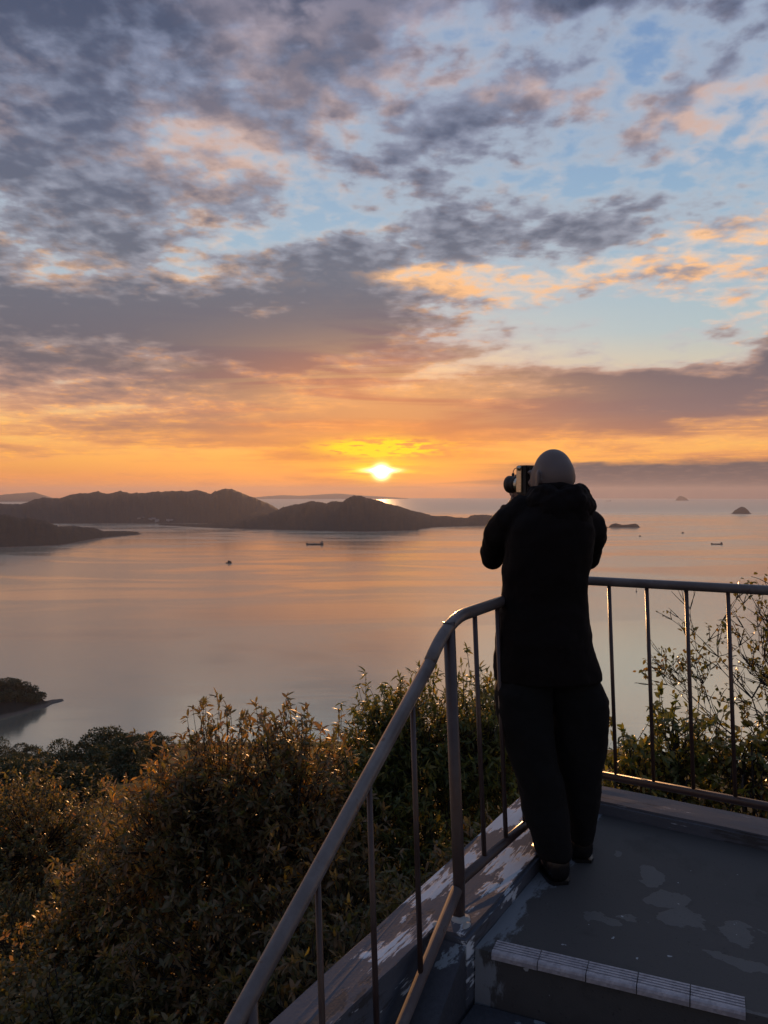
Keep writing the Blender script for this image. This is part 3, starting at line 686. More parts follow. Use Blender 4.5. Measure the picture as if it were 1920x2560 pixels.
# the right-hand side: a bare-twigged tree turning yellow and two shrubs
def twiggy_tree(name, label, base, starts, mat, leaf, seed, group=None, depth=5):
    rnd = random.Random(seed); root = empty(name, base, label=label, cat='tree', group=group)
    segs = []; tips = []
    def grow(p, d, ln, r, k):
        q = p
        for s in range(3):
            d2 = (d + Vector((rnd.gauss(0, .13), rnd.gauss(0, .13), rnd.gauss(0.05, .10)))).normalized(); e = q + d2 * ln / 3
            segs.append((q, e, r * (1 - .18 * s), r * (1 - .18 * (s + 1)), k)); q = e; d = d2
            if k < 3 or rnd.random() < 0.7: tips.append((q, d, k))
        if k == 0: tips.append((q, d, 0)); return
        for c in range(2 + (rnd.random() < 0.55)):
            a = Vector((rnd.gauss(0, .55), rnd.gauss(0, .45), rnd.gauss(0.12, .40)))
            grow(q, (d + a).normalized(), ln * rnd.uniform(.62, .85), max(r * .64, 0.0042), k - 1)
    for p, d, ln, r in starts: grow(Vector(p), Vector(d).normalized(), ln, r, depth)
    bm = bmesh.new()
    big = [s for s in segs if s[4] >= depth - 1]; sm = [s for s in segs if s[4] < depth - 1]
    for a, b, r0, r1, k in big: add_tube(bm, [a, b], [r0, r1], 6, caps=False)
    obj('trunk', bm, M_bark, root, smooth=True)
    V, F = twig_arrays(np.array([s[0][:] for s in sm]), np.array([s[1][:] for s in sm]), np.array([s[2] for s in sm]), np.array([s[3] for s in sm]))
    obj('twigs', mesh_np('twigs', V, F), M_bark, root, kind='stuff')
    tp = [t for t in tips if t[2] <= 2]
    cl = [t for t in tp if mnoise.noise(t[0] * 2.2 + Vector((seed, 0, 0))) > -0.22]
    P = np.repeat(np.array([t[0][:] for t in cl]), 3, 0); D = np.repeat(np.array([t[1][:] for t in cl]), 3, 0) * 0.3 + rng.normal(0, 0.6, (len(cl) * 3, 3)) - np.array([0, 0, 0.15])
    ok = rng.random(len(P)) < 0.27; P = P[ok] + rng.normal(0, 0.012, (ok.sum(), 3)); D = D[ok]; n = len(P)
    ln = leaf[0] * rng.uniform(.6, 1.25, n); V, F = leaves_arrays(P, D, ln, ln * leaf[1], 0.3)
    obj('crown', mesh_np('crown', V, F), mat, root, kind='stuff')
    return root
G_R = 'trees and shrubs beyond the right-hand railing'
b = ground(3.9, 6.2)
twiggy_tree('twiggy_tree', 'bare twigged tree with yellowing leaves behind the railing at the right edge', b,
    [((0.0, -0.1, b[2] * -1 - 1.95), (-0.28, -.05, 1.0), 0.80, 0.030), ((0.15, 0.0, b[2] * -1 - 1.8), (0.0, 0.1, 1.0), 0.90, 0.032), ((-0.25, 0.1, b[2] * -1 - 1.75), (-0.50, -0.05, 0.9), 0.70, 0.022), ((0.3, -.1, b[2] * -1 - 1.75), (-.15, 0, 1), 0.80, 0.024)], M_yellow, (0.046, 0.52), 11, G_R, 6)
leafy_tree('shrub', 'dark leafy shrub low behind the railing beside the trousers', ground(1.75, 5.6),
    [(1.78, 5.4, -0.62, 0.36, 0.4, 0.42), (2.10, 5.5, -0.46, 0.32, 0.4, 0.42), (1.42, 5.6, -0.90, 0.38, 0.4, 0.40), (1.6, 5.2, -1.1, 0.6, 0.5, 0.5)], 800, M_green, (0.065, 0.026), 6, 5, 0.16, 0.4, shoots=40, cat='shrub', group=G_R)
leafy_tree('shrub', 'yellowish shrub filling the lower right behind the railing', ground(2.6, 5.3),
    [(2.45, 5.2, -0.45, 0.42, 0.4, 0.42), (2.95, 5.3, -0.25, 0.42, 0.4, 0.50), (2.3, 5.0, -0.95, 0.6, 0.5, 0.45), (2.9, 5.0, -0.8, 0.5, 0.4, 0.5)], 850, M_yellow, (0.062, 0.032), 4, 3, 0.18, 0.4, shoots=40, cat='shrub', group=G_R)
leafy_tree('shrub', 'sparse yellow green shrub below the railing at its right end', ground(3.6, 4.6), [(3.3, 4.6, -0.6, 0.5, 0.4, 0.5), (3.0, 4.3, -1.3, 0.6, 0.4, 0.5)], 350, M_yellow, (0.065, 0.034), 4, 3, 0.2, 0.4, cat='shrub', group=G_R)

# ------------------------------------------------------------------ trees down the slope and on the near point
def round_tree(name, label, x, y, z, r, h, n, lf, group, seed):
    root = empty(name, (x, y, z), label=label, cat='tree', group=group)
    lr = np.random.default_rng(seed); nl = 9
    C = norm(lr.normal(0, 1, (nl, 3))) * np.array([r * .55, r * .55, h * .30]) + np.array([0, 0, h * 0.62]); C[:, 2] = np.maximum(C[:, 2], h * .30); C[:3, 2] = h * .26
    k = lr.integers(0, nl, n); d = norm(lr.normal(0, 1, (n, 3)) + np.array([0, 0, .3])); rr = np.array([r * .52, r * .52, h * .30]) * lr.uniform(.7, 1.15, (nl, 1))
    P = C[k] + d * rr[k] * lr.uniform(.75, 1.05, (n, 1))
    V, F = leaves_arrays(P, d + lr.normal(0, .7, (n, 3)), lf * lr.uniform(.6, 1.3, n), lf * .55 * np.ones(n), .2)
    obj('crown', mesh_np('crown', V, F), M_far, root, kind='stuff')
    bm = bmesh.new(); add_tube(bm, [(0, 0, -1.0), (0.1 * r, 0, h * .4), (0, .1 * r, h * .75)], [r * .07, r * .05, r * .02], 7); obj('trunk', bm, M_bark, root, smooth=True)
def polar(az, r): return math.sin(R(az)) * r, math.cos(R(az)) * r
G_S = 'round trees down the slope'
MID = [(-22.4, 150, 5.2, 7.4, 'broad round tree on the slope where the field meets the water'), (-20.3, 148, 4.6, 7.6, 'tall round tree on the slope beside the broad one'), (-18.6, 140, 4.0, 6.0, 'round tree on the slope just left of the bronze shoots'),
       (-20.0, 118, 3.6, 5.5, 'lower round tree in front of the pair on the slope'), (-27.0, 235, 7.0, 9.5, 'dark tree at the left edge above the water'), (-25.4, 240, 5.5, 7.0, 'low tree next to the left edge above the water'),
       (-26.4, 150, 4.5, 5.0, 'small rounded tree on the grassy slope at far left'), (-24.3, 130, 3.2, 3.6, 'little round bush on the middle of the grassy slope'), (-17.0, 160, 5.0, 7.0, 'tree mostly hidden behind the bronze shoots'),
       (-24.6, 176, 4.6, 4.0, 'low rounded bush on the crest of the field by the pole'), (-26.0, 200, 5.0, 4.4, 'low bush on the crest of the field near the left edge'), (-18.4, 112, 3.6, 4.8, 'round tree tucked behind the bronze tree'), (-24.9, 84, 3.0, 3.2, 'green bush peeping over the russet leaves'), (-22.6, 118, 4.0, 4.4, 'green rounded tree below the pair on the slope'),
       (-25.6, 105, 4.0, 4.6, 'dark bushy tree just above the russet leaves at far left'), (-23.2, 98, 3.4, 4.4, 'dark bushy tree above the middle of the russet leaves'), (-21.4, 88, 3.0, 4.2, 'dark bushy tree between the russet leaves and the bronze shoots'), (-27.3, 120, 4.0, 4.6, 'bushy tree cut by the left edge of the view')]
for i, (a, r, cr, h, lb) in enumerate(MID):
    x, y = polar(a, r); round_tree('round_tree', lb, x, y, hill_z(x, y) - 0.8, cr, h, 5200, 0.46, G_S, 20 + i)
G_P = 'trees on the near wooded point'
pts = [(-24.30, 0.6, 5.5), (-24.75, 0.75, 8.0), (-25.2, 0.9, 9.0), (-25.75, 0.8, 10.5), (-26.3, 0.9, 11.0), (-26.9, 0.8, 10.5), (-27.5, 0.9, 11), (-25.0, 0.45, 6.5), (-25.6, 0.4, 8.0), (-26.2, 0.45, 8.5), (-26.8, 0.45, 8.5), (-24.55, 0.4, 4.5), (-25.9, 1.3, 9.0), (-26.6, 1.3, 9.5)]
names = ['seaward end', 'second crown from the tip', 'third crown from the tip', 'crown near the summit', 'crown on the summit', 'crown left of the summit', 'crown at the frame edge', 'low crown above the rocks', 'low crown in the middle', 'low crown below the summit', 'low crown by the frame edge', 'smallest crown by the rocks', 'back crown behind the summit', 'back crown at the left']
for i, ((a, t, h), nm) in enumerate(zip(pts, names)):
    d = np.interp(a, [p[0] for p in NEAR], [p[1] for p in NEAR]); hh = np.interp(a, [p[0] for p in NEAR], [p[2] for p in NEAR]); x, y = polar(a, d + t * 34)
    z = SEA + 0.5 + hh * math.sin(min(t, 2 - t) * math.pi / 2) * 0.85
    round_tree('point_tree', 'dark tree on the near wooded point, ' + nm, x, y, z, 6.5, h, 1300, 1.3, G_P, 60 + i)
x, y = polar(-23.0, 262); bm = bmesh.new(); add_tube(bm, [(0, 0, -1), (0.02, 0, 5.2)], [.10, .07], 8); add_box(bm, -.55, .55, -.05, .05, 4.6, 4.72)
o = obj('utility_pole', bm, M_bark, label='thin utility pole standing on the field above the water', cat='pole'); o.location = (x, y, hill_z(x, y))

# ------------------------------------------------------------------ ships
M_hull = material('dark_ship_hull', lambda g, p: (g.put(p.inputs['Base Color'], g.mix(g.noise(ocoord(g), 0.4, 4, 0.6), (0.030, 0.022, 0.024, 1), (0.06, 0.04, 0.04, 1))),), rough=0.6)
M_deck = material('grey_ship_paint', lambda g, p: (g.put(p.inputs['Base Color'], g.mix(g.noise(ocoord(g), 0.6, 4, 0.6), (0.16, 0.15, 0.15, 1), (0.26, 0.24, 0.23, 1))),), rough=0.6)
def ship(name, label, x, y, L, bow=-1, rz=0.0, group=None, cat='ship'):
    """a coaster: raised bow, long hatch, bridge block over the stern"""
    root = empty(name, (x, y, SEA), rz, label=label, cat=cat, group=group); k = L / 70.0; s = bow
    bm = bmesh.new(); secs = []
    for t, hw, z0, z1 in ((-35, .4, 1, 8.6), (-33, 3.0, 0, 8.2), (-28, 5.4, -1, 7.0), (-25, 5.8, -1, 4.4), (0, 6, -1, 4.0), (20, 6, -1, 4.2), (24, 5.8, -1, 6.0), (33, 5.0, -1, 6.2), (35, 4.2, .5, 6.2)):
        secs.append([bm.verts.new((-s * t * k, yy * k, zz * k)) for yy, zz in ((-hw * .8, z0), (hw * .8, z0), (hw, z1), (-hw, z1))])
    for a, b in zip(secs, secs[1:]):
        for q in range(4): bm.faces.new((a[q], a[(q + 1) % 4], b[(q + 1) % 4], b[q]))
    bm.faces.new(secs[0]); bm.faces.new(secs[-1]); obj('hull', bm, M_hull, root)
    bm = bmesh.new(); add_box(bm, *sorted((-s * -23 * k, -s * 18 * k)), -4.4 * k, 4.4 * k, 3.5 * k, 5.6 * k); obj('hatch_cover', bm, M_deck, root)
    bm = bmesh.new(); add_box(bm, *sorted((-s * 23 * k, -s * 33 * k)), -4.6 * k, 4.6 * k, 6.0 * k, 10.5 * k); obj('deckhouse', bm, M_deck, root)
    bm = bmesh.new(); add_box(bm, *sorted((-s * 23.5 * k, -s * 29 * k)), -5.4 * k, 5.4 * k, 10.5 * k, 13.6 * k); obj('bridge', bm, M_deck, root)
    bm = bmesh.new(); add_tube(bm, [(-s * 27 * k, 0, 13 * k), (-s * 27 * k, 0, 20 * k)], .35 * k, 6); add_box(bm, *sorted((-s * 26.7 * k, -s * 27.3 * k)), -1.6 * k, 1.6 * k, 17.2 * k, 17.6 * k); obj('mast', bm, M_hull, root)
    bm = bmesh.new(); add_tube(bm, [(-s * 31.5 * k, 0, 10 * k), (-s * 31.8 * k, 0, 15 * k)], 1.2 * k, 10); obj('funnel', bm, M_hull, root)
    bm = bmesh.new(); add_tube(bm, [(s * 30 * k, 0, 7 * k), (s * 30 * k, 0, 12 * k)], .25 * k, 6); obj('foremast', bm, M_hull, root)
G_V = 'vessels under way on the strait'
ship('cargo_ship', 'grey decked cargo ship in front of the peaked island', -266, 2955, 66, -1, R(4), G_V)
ship('cargo_ship', 'dark low cargo ship on the right with bridge at its right end', 1290, 2978, 44, -1, R(-3), G_V)
ship('cargo_ship', 'faint distant ship near the horizon just right of the person', 5343, 18316, 120, -1, R(2), G_V)
def boat(label, x, y, L, rz):
    root = empty('work_boat', (x, y, SEA), rz, label=label, cat='boat', group=G_V); k = L / 16
    bm = bmesh.new(); secs = []
    for t, hw, z1 in ((-8, .3, 2.4), (-6, 1.6, 2.1), (-2, 2.5, 1.7), (7, 2.5, 1.7), (8, 2.2, 1.7)):
        secs.append([bm.verts.new((t * k, yy * k, zz * k)) for yy, zz in ((-hw * .7, -.6), (hw * .7, -.6), (hw, z1), (-hw, z1))])
    for a, b_ in zip(secs, secs[1:]):
        for q in range(4): bm.faces.new((a[q], a[(q + 1) % 4], b_[(q + 1) % 4], b_[q]))
    bm.faces.new(secs[0]); bm.faces.new(secs[-1]); obj('hull', bm, M_hull, root)
    bm = bmesh.new(); add_box(bm, -3 * k, 6.5 * k, -2 * k, 2 * k, 1.6 * k, 5.6 * k); obj('cabin', bm, M_hull, root)
    bm = bmesh.new(); add_box(bm, -2.5 * k, 2 * k, -1.5 * k, 1.5 * k, 5.6 * k, 7.2 * k); add_tube(bm, [(0, 0, 7 * k), (0, 0, 9.5 * k)], .12 * k, 6); obj('wheelhouse', bm, M_hull, root)
boat('small dark work boat alone on the water left of the cargo ship', -441, 2181, 17, R(6))
boat('tiny boat to the right of the person below the low islet', 1175, 3525, 11, R(175))
boat('tiny boat out on the water beneath the dome islet', 1478, 3805, 14, R(3))
bm = bmesh.new(); add_tube(bm, [(0, 0, -.5), (0, 0, 1.2)], [1.6, 1.4], 12); add_tube(bm, [(0, 0, 1.2), (0, 0, 6.0)], [.7, .25], 8); add_ball(bm, (0, 0, 6.3), (.6, .6, .6), None, 10)
o = obj('channel_buoy', bm, M_hull, smooth=False, label='tiny channel buoy between the balusters right of the person', cat='buoy'); o.location = (511, 1553, SEA)

# ------------------------------------------------------------------ a few pale houses on the far shore
M_house = material('pale_plaster', lambda g, p: (g.put(p.inputs['Base Color'], g.mix(g.noise(ocoord(g), 0.3, 3, 0.6), (0.30, 0.29, 0.28, 1), (0.45, 0.43, 0.41, 1))),), rough=0.8)
M_roof = material('grey_tile_roof', lambda g, p: (g.put(p.inputs['Base Color'], g.mix(g.noise(ocoord(g), 0.5, 3, 0.6), (0.10, 0.10, 0.11, 1), (0.16, 0.16, 0.17, 1))),), rough=0.7)
hr = random.Random(3)
for k in range(8):
    a = -17.6 + 0.30 * k + hr.uniform(-.12, .12); d = np.interp(a, [p[0] for p in BIG], [p[1] for p in BIG]) + hr.uniform(60, 170); x, y = polar(a, d)
    w, dp, h = hr.uniform(14, 30), hr.uniform(10, 16), hr.uniform(7, 13); zb = SEA + 8 + (d - 5200) * 0.08
    root = empty('house', (x, y, zb), R(hr.uniform(-20, 20)), label=['first', 'second', 'third', 'fourth', 'fifth', 'sixth', 'seventh', 'eighth'][k] + ' from the left of the tiny pale houses below the mountain island', cat='house', group='village houses on the far shore')
    bm = bmesh.new(); add_box(bm, -w / 2, w / 2, -dp / 2, dp / 2, -20, h); obj('wall', bm, M_house, root)
    bm = bmesh.new(); v = [bm.verts.new(q) for q in ((-w * .54, -dp * .56, h), (w * .54, -dp * .56, h), (w * .54, dp * .56, h), (-w * .54, dp * .56, h), (-w * .54, 0, h + 4), (w * .54, 0, h + 4))]
    for f in ((0, 1, 5, 4), (2, 3, 4, 5), (0, 4, 3), (1, 2, 5), (3, 2, 1, 0)): bm.faces.new([v[i] for i in f])
    obj('roof', bm, M_roof, root)

# ------------------------------------------------------------------ the photographer
def cloth(c0, c1, sc, rough=0.85, spec=0.15, sheen=0.0):
    def fn(g, p):
        co = ocoord(g); n = g.noise(co, sc, 5, 0.6); w = g.noise(co, 900, 2, 0.5)
        g.put(p.inputs['Base Color'], g.mix(n, c0, c1)); p.inputs['Roughness'].default_value = rough; p.inputs['Specular IOR Level'].default_value = spec
        p.inputs['Sheen Weight'].default_value = sheen; bump(g, p, w * 0.5 + g.noise(co, 60, 4, 0.6) * 0.5, 0.4, 0.002)
    return fn
M_jacket = material('black_jacket', cloth((0.005, 0.0035, 0.0035, 1), (0.009, 0.006, 0.006, 1), 8))
M_trouser = material('charcoal_trousers', cloth((0.007, 0.007, 0.0075, 1), (0.012, 0.012, 0.013, 1), 6))
M_shoe = material('black_leather', cloth((0.008, 0.008, 0.009, 1), (0.014, 0.013, 0.013, 1), 10, 0.28, 0.5, 0.0))
def skin_fn(g, p):
    co = ocoord(g); n = g.noise(co, 18, 5, 0.6); f = g.noise(co, 260, 3, 0.6); x, y, z = g.sep(co)
    stubble = g.step(z + (n - .5) * .03, 1.48, 1.54)
    g.put(p.inputs['Base Color'], g.mix(stubble * 0.8, g.mix(n, (0.22, 0.13, 0.10, 1), (0.30, 0.18, 0.14, 1)), (0.115, 0.096, 0.092, 1)))
    p.inputs['Roughness'].default_value = 0.5; p.inputs['Subsurface Weight'].default_value = 0.08; p.inputs['Subsurface Radius'].default_value = (.01, .004, .002)
    bump(g, p, f, 0.25, 0.001)
M_skin = material('shaved_skin', skin_fn)
P0 = Vector((0.70, 2.97, 0.0))
person = empty('person', P0, label='person in a black hooded jacket and wide dark trousers raising a camera at the railing', cat='person')
def wear(name, me, mat, **kw):
    o = obj(name, me, mat, person, smooth=True, **kw); o.location = -P0; return o

HC = Vector((0.655, 3.000, 1.553)); FA = R(36); HA = R(25)
f_ = Vector((-math.sin(HA), math.cos(HA), -0.02)).normalized(); s_ = Vector((math.cos(HA), math.sin(HA), 0)); u_ = s_.cross(f_).normalized()
HM = Matrix((s_, f_, u_)).transposed()          # columns: side, face, up
def hd(s, f, u): return HC + s_ * s + f_ * f + u_ * u
SHL, ELL, WRL = Vector((0.496, 2.980, 1.405)), Vector((0.446, 3.135, 1.232)), Vector((0.535, 3.205, 1.440))
SHR, ELR, WRR = Vector((0.784, 2.980, 1.388)), Vector((0.822, 3.130, 1.232)), Vector((0.705, 3.225, 1.445))
CA = Vector((0.578, 3.128, 1.543))              # middle of the camera
def build_body():
    bm = bmesh.new()
    add_ball(bm, hd(0, -0.006, 0.004), (0.0735, 0.089, 0.103), HM, 32); add_ball(bm, hd(0, -0.030, 0.004), (0.0660, 0.072, 0.080), HM, 28)       # skull
    add_ball(bm, hd(0, 0.018, -0.010), (0.070, 0.082, 0.090), HM, 28)
    add_ball(bm, hd(0, 0.040, -0.066), (0.054, 0.052, 0.050), HM, 24)        # jaw
    add_ball(bm, hd(0, 0.078, -0.096), (0.022, 0.018, 0.018), HM)            # chin
    add_ball(bm, hd(0, 0.084, 0.020), (0.056, 0.018, 0.014), HM)             # brow
    add_tube(bm, [hd(0, 0.092, 0.010), hd(0, 0.108, -0.024), hd(0, 0.104, -0.036)], [0.009, 0.013, 0.011], 10)   # nose
    for q in (-1, 1):
        add_ball(bm, hd(0.036 * q, 0.074, -0.022), (0.022, 0.016, 0.018), HM)   # cheek
        add_ball(bm, hd(0.0008 + 0.014 * q, 0.100, -0.034), (0.008, 0.009, 0.007), HM)
        ear = HM @ Matrix.Rotation(R(18) * q, 3, 'Z')
        add_ball(bm, hd(0.077 * q, -0.012, -0.012), (0.008, 0.021, 0.034), ear); add_ball(bm, hd(0.079 * q, -0.004, -0.036), (0.006, 0.010, 0.012), ear)
        add_ball(bm, hd(0.085 * q, -0.026, -0.004), (0.006, 0.008, 0.026), ear)
    add_tube(bm, [hd(-.022, .094, -.060), hd(0, .099, -.059), hd(.022, .094, -.060)], [.005, .008, .005], 8); add_tube(bm, [hd(-.018, .092, -.069), hd(0, .096, -.070), hd(.018, .092, -.069)], [.005, .008, .005], 8)
    add_tube(bm, [hd(0, -0.022, -0.03), Vector((0.655, 2.962, 1.45)), Vector((0.645, 2.945, 1.36))], [0.058, 0.058, 0.070], 20)
    add_loft(bm, [(0.640, 2.955, 0.86, .135, .085), (0.625, 2.955, 0.95, .140, .095), (0.622, 2.95, 1.08, .125, .085), (0.630, 2.95, 1.22, .135, .095), (0.638, 2.945, 1.34, .140, .095), (0.645, 2.95, 1.40, .11, .07)])
    for sh, el, wr in ((SHL, ELL, WRL), (SHR, ELR, WRR)):
        add_tube(bm, [Vector((0.64, 2.95, 1.37)), sh, el, wr], [0.05, 0.042, 0.036, 0.024], 14)
    for hipx, kx, ky, ax, ay in ((0.575, 0.575, 2.94, 0.660, 2.945), (0.725, 0.780, 3.02, 0.795, 3.10)):
        add_tube(bm, [(hipx, 2.955, 0.92), ((hipx + kx) / 2, 2.975, 0.70), (kx, ky, 0.48), (ax, ay, 0.10), (ax - .01, ay + .03, 0.05), (ax - .02, ay + .13, 0.04)], [.070, .055, .042, .034, .036, .03], 14)
    # left hand under and around the lens; right hand on the far grip
    def hand(wr, palm, axis, side, curl, spread):
        axis, side, curl = Vector(axis).normalized(), Vector(side).normalized(), Vector(curl).normalized()
        add_tube(bm, [wr, wr.lerp(palm, .5), palm], [0.024, 0.026, 0.028], 12, 0.75)
        for k, (ln) in enumerate((0.068, 0.076, 0.071, 0.056)):
            b0 = palm + side * (k - 1.5) * spread + axis * 0.022; b1 = b0 + (axis * .75 + curl * .5).normalized() * ln * .5; b2 = b1 + (axis * .15 + curl).normalized() * ln * .3; b3 = b2 + (curl - axis * .45).normalized() * ln * .25
            add_tube(bm, [palm + side * (k - 1.5) * spread * .8, b0, b1, b2, b3], [.0105, .0095, .0088, .008, .0062], 10)
        t0 = palm - side * 0.032 - axis * .012; add_tube(bm, [palm - axis * .02, t0, t0 - side * .022 + curl * .018 + axis * .012, t0 - side * .028 + curl * .042 + axis * .024], [.013, .0115, .0095, .0070], 10)
    hand(WRL, CA + f_ * 0.060 - Vector((0, 0, 0.070)) - s_ * 0.002, (-0.20, 0.2, 0.45), f_ * 1.0, (0.15, 0.1, 1.0), 0.019)
    hand(WRR, CA + s_ * 0.082 + f_ * 0.005 - Vector((0, 0, 0.028)), f_ + Vector((0, 0, .55)), Vector((0, 0, -1)), -s_ + f_ * .3, 0.018)
    return remeshed(bm, 0.0042, 4, 0, name='body')
wear('body', build_body(), M_skin)
def build_jacket():
    bm = bmesh.new()
    cy = 2.952
    T = [(0.768, 0.428, 0.842, .140), (0.799, 0.428, 0.834, .141), (0.860, 0.429, 0.816, .142), (0.923, 0.432, 0.799, .144), (1.000, 0.442, 0.790, .132), (1.047, 0.450, 0.785, .128), (1.096, 0.459, 0.779, .125),
         (1.170, 0.456, 0.784, .126), (1.232, 0.462, 0.794, .130), (1.300, 0.468, 0.800, .132), (1.355, 0.474, 0.800, .128), (1.395, 0.494, 0.786, .116), (1.430, 0.530, 0.765, .098), (1.465, 0.566, 0.745, .082)]
    add_loft(bm, [((a + b) / 2, cy + (0.012 if z < 1.1 else 0.0) - 0.012 * max(0, min(1, (z - 1.15) / .2)), z, (b - a) / 2, d, 2.35) for z, a, b, d in T], 40)
    for sh, el, wr, q in ((SHL, ELL, WRL, -1), (SHR, ELR, WRR, 1)):
        up = sh.lerp(el, .5) + Vector((0.016 * q, -0.012, 0))
        add_tube(bm, [Vector((0.638, 2.955, 1.375)), sh + Vector((-.022 * q, -.006, 0.006)), sh + Vector((0.004 * q, -.004, -.026)), up, el + Vector((0, 0, .006)), el.lerp(wr, .12), el.lerp(wr, .5), el.lerp(wr, .86), el.lerp(wr, .93)],
                 [0.082, 0.072, 0.067, 0.062, 0.054, 0.052, 0.050, 0.042, 0.037], 20)
        add_ball(bm, el + Vector((0.003 * q, -0.004, -0.006)), (0.049, 0.052, 0.050))
    # stand-up collar
    add_loft(bm, [(0.652, 2.955, 1.40, .110, .085), (0.655, 2.962, 1.455, .092, .080), (0.658, 2.968, 1.500, .080, .076), (0.659, 2.970, 1.525, .074, .072)], 28)
    return remeshed(bm, 0.0065, 6, 0.018, 0.085, 'jacket', 0.44)
jk = wear('jacket', build_jacket(), M_jacket)
def build_hood():
    bm = bmesh.new(); c = Vector((0.664, 2.962, 1.462)); pts, rad = [], []
    for k in range(19):
        a = R(140 + k * 260 / 18)                       # round the back of the neck from the left collarbone to the right
        b = math.sin(R(k * 10)); rr = 0.078 + 0.020 * b + (0.012 if k > 10 else 0)
        pts.append(c + Vector((math.cos(a) * rr * 1.02, math.sin(a) * rr * 0.98, 0.010 - 0.030 * b + 0.012 * math.sin(k * 1.3)))); rad.append(0.030 + 0.019 * b + 0.004 * math.sin(k * 1.9))
    add_tube(bm, pts, rad, 16)
    pts2 = [p + Vector((0, -0.006, 0.038)) for p in pts[2:17]]; add_tube(bm, [c + (p - c) * 0.90 for p in pts2], [r * 0.72 for r in rad[2:17]], 14)
    add_ball(bm, (0.668, 2.865, 1.405), (0.100, 0.040, 0.062)); add_ball(bm, (0.735, 2.90, 1.432), (0.052, 0.045, 0.040)); add_ball(bm, (0.748, 2.92, 1.395), (0.036, 0.04, 0.030))
    me = remeshed(bm, 0.0055, 5, 0.022, 0.05, 'hood'); return me
o = obj('hood', build_hood(), M_jacket, jk, smooth=True)
def build_trousers():
    bm = bmesh.new()
    LL = [(0.918, 0.450, 0.650), (0.800, 0.444, 0.645), (0.730, 0.432, 0.642), (0.662, 0.435, 0.640), (0.566, 0.462, 0.644), (0.459, 0.495, 0.664), (0.352, 0.524, 0.690), (0.255, 0.546, 0.705), (0.177, 0.568, 0.713), (0.115, 0.590, 0.715), (0.098, 0.600, 0.712)]
    add_loft(bm, [((a + b) / 2, 2.958 - 0.035 * (1 - z / .9), z, (b - a) / 2, 0.116 - 0.042 * (1 - z / .9) - (0.018 if z > .78 else 0), 2.2) for z, a, b in LL], 32)
    RL = [(0.918, 0.62, 0.790), (0.847, 0.632, 0.802), (0.790, 0.638, 0.818), (0.735, 0.642, 0.850), (0.681, 0.652, 0.874), (0.605, 0.662, 0.878), (0.514, 0.670, 0.876), (0.413, 0.688, 0.866), (0.326, 0.712, 0.858), (0.225, 0.733, 0.850), (0.148, 0.743, 0.846), (0.115, 0.745, 0.838), (0.098, 0.748, 0.832)]
    add_loft(bm, [((a + b) / 2, 2.965 + 0.125 * (1 - z / .92), z, (b - a) / 2, 0.116 - 0.038 * (1 - z / .9) - (0.018 if z > .78 else 0), 2.2) for z, a, b in RL], 32)
    add_loft(bm, [(0.63, 2.957, 0.80, .160, .095), (0.622, 2.957, 0.88, .165, .100), (0.618, 2.957, 0.98, .150, .095)], 36)
    return remeshed(bm, 0.0065, 5, 0.020, 0.10, 'trousers', 0.22)
wear('trousers', build_trousers(), M_trouser)
def build_shoe(hx, hy, yaw):
    bm = bmesh.new(); S = []
    for t, hw, z0, z1 in ((0.0, .030, .004, .070), (.012, .036, 0, .088), (.06, .037, 0, .095), (.11, .037, 0, .082), (.16, .043, 0, .062), (.21, .047, 0, .050), (.25, .043, 0, .042), (.275, .032, .003, .032), (.285, .015, .006, .022)):
        row = []
        for k in range(16):
            a = 2 * math.pi * k / 16; row.append(bm.verts.new((hw * math.copysign(abs(math.cos(a)) ** .8, math.cos(a)), t, (z0 + z1) / 2 + (z1 - z0) / 2 * math.copysign(abs(math.sin(a)) ** .75, math.sin(a)))))
        S.append(row)
    for a, b_ in zip(S, S[1:]):
        for k in range(16): bm.faces.new((a[k], a[(k + 1) % 16], b_[(k + 1) % 16], b_[k]))
    bm.faces.new(S[0]); bm.faces.new(S[-1])
    bmesh.ops.transform(bm, matrix=Matrix.Translation((hx, hy, 0.012)) @ Matrix.Rotation(yaw, 4, 'Z') @ Matrix.Diagonal((1.15, 1.0, 1.1, 1.0)), verts=bm.verts)
    return bm
def build_sole(hx, hy, yaw):
    bm = bmesh.new(); pr = [(0.0, .026), (.02, .037), (.08, .039), (.13, .036), (.19, .046), (.24, .046), (.275, .034), (.290, .012)]
    add_prism(bm, [(w, t) for t, w in pr] + [(-w, t) for t, w in pr[::-1]], 0.001, 0.014)
    bmesh.ops.transform(bm, matrix=Matrix.Translation((hx, hy - .003, 0)) @ Matrix.Rotation(yaw, 4, 'Z') @ Matrix.Diagonal((1.15, 1.0, 1.0, 1.0)), verts=bm.verts); return bm
for hx, hy, yw in ((0.672, 2.885, R(9)), (0.803, 3.060, R(-4))):
    sh = wear('shoe', build_shoe(hx, hy, yw), M_shoe); obj('sole', build_sole(hx, hy, yw), M_shoe, sh)

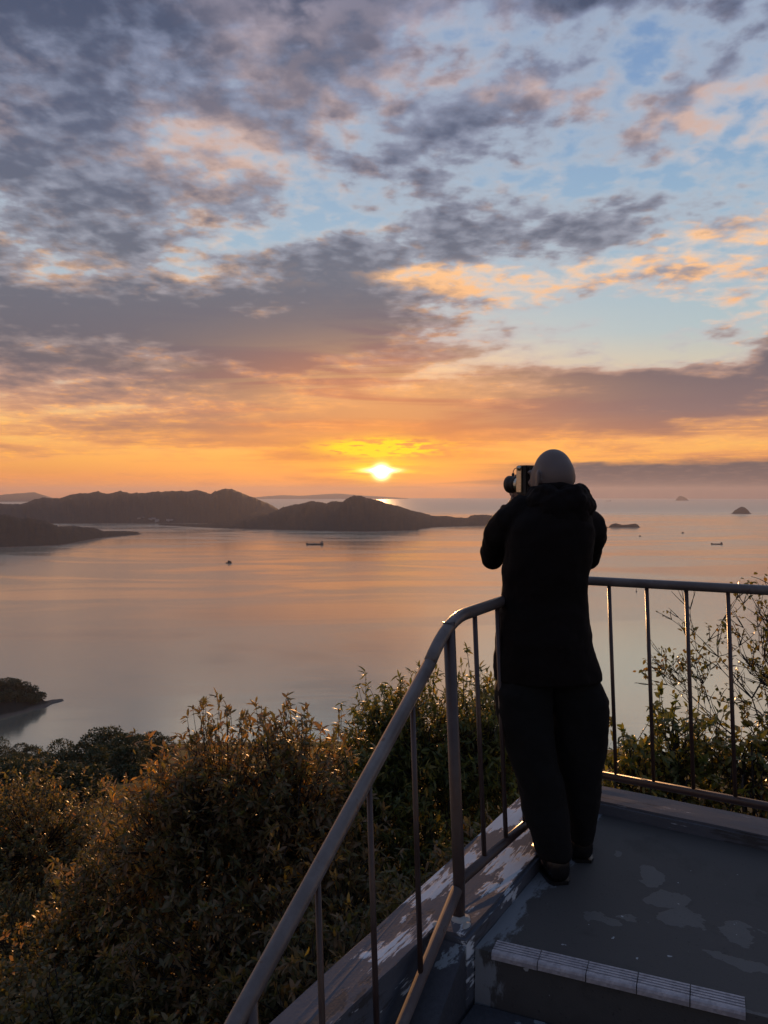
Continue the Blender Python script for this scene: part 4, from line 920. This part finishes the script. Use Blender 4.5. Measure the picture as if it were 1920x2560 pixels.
# ------------------------------------------------------------------ the camera in the person's hands
M_leatherette = material('black_leatherette', lambda g, p: (bump(g, p, g.noise(ocoord(g), 700, 2, 0.5), 0.5, 0.001), g.put(p.inputs['Base Color'], g.mix(g.noise(ocoord(g), 40, 3, 0.5), (0.010, 0.007, 0.006, 1), (0.02, 0.013, 0.011, 1)))), rough=0.55)
M_chrome = material('satin_chrome', lambda g, p: (g.put(p.inputs['Roughness'], 0.22 + 0.15 * g.noise(ocoord(g), 120, 4, 0.6)), g.put(p.inputs['Base Color'], g.mix(g.noise(ocoord(g), 60, 3, 0.6), (0.50, 0.46, 0.38, 1), (0.62, 0.58, 0.48, 1)))), Metallic=1.0)
M_glass = material('coated_lens_glass', lambda g, p: g.put(p.inputs['Base Color'], g.mix(g.noise(ocoord(g), 5, 2, 0.5), (0.01, 0.008, 0.015, 1), (0.02, 0.012, 0.02, 1))), rough=0.05)
pc = empty('handheld_camera', CA, FA, label='black and chrome camera held upright to the face with lens pointing left', cat='camera')
def cpart(name, bm, mat, parent=pc, bev=0.0, smooth=False):
    if bev: bmesh.ops.bevel(bm, geom=list(bm.edges), offset=bev, segments=2, affect='EDGES')
    return obj(name, bm, mat, parent, smooth=smooth)
bm = bmesh.new(); add_box(bm, -.030, .052, -.030, .024, -.062, .058); body = cpart('camera_body', bm, M_leatherette, bev=.004)
bm = bmesh.new(); add_box(bm, -.036, -.0305, -.006, .022, -.050, .054); cpart('chrome_plate', bm, M_chrome, bev=.0015)
bm = bmesh.new(); add_tube(bm, [(-.035, .004, .046), (-.043, .004, .046)], .010, 18); knob = cpart('winding_knob', bm, M_chrome, smooth=True)
bm = bmesh.new(); add_tube(bm, [(-.042, .004, .046), (-.052, .004, .047), (-.062, .005, .043), (-.068, .006, .034), (-.069, .006, .026)], .0016, 8); cpart('cord', bm, M_leatherette, smooth=True)
bm = bmesh.new(); add_ball(bm, (-.069, .006, .020), (.0060, .0060, .0075), None, 14); cpart('toggle', bm, M_leatherette, smooth=True)
bm = bmesh.new()
def ring(bm, y0, y1, r, n=30, x=-.006, z=-.018): add_tube(bm, [(x, y0, z), (x, y1, z)], r, n)
ring(bm, .024, .040, .030); lens = cpart('lens_barrel', bm, M_chrome, smooth=False)
for y0, y1, r in ((.040, .046, .0325), (.0475, .054, .0325), (.056, .064, .030)):
    bm = bmesh.new(); ring(bm, y0, y1, r); cpart('focus_ring', bm, M_leatherette, lens)
bm = bmesh.new(); n = 32; rows = [[bm.verts.new((-.006 + math.cos(2 * math.pi * k / n) * r, y, -.018 + math.sin(2 * math.pi * k / n) * r)) for k in range(n)] for y, r in ((.060, .030), (.070, .035), (.088, .036), (.088, .0345), (.071, .033), (.062, .027))]
for a, b_ in zip(rows, rows[1:]):
    for k in range(n): bm.faces.new((a[k], a[(k + 1) % n], b_[(k + 1) % n], b_[k]))
cpart('lens_hood', bm, M_leatherette, lens, smooth=True)
bm = bmesh.new(); add_ball(bm, (-.006, .064, -.018), (.026, .006, .026)); cpart('lens_glass', bm, M_glass, lens, smooth=True)
bm = bmesh.new(); add_box(bm, -.020, .022, -.046, -.030, .010, .050); cpart('viewfinder', bm, M_leatherette, bev=.003)
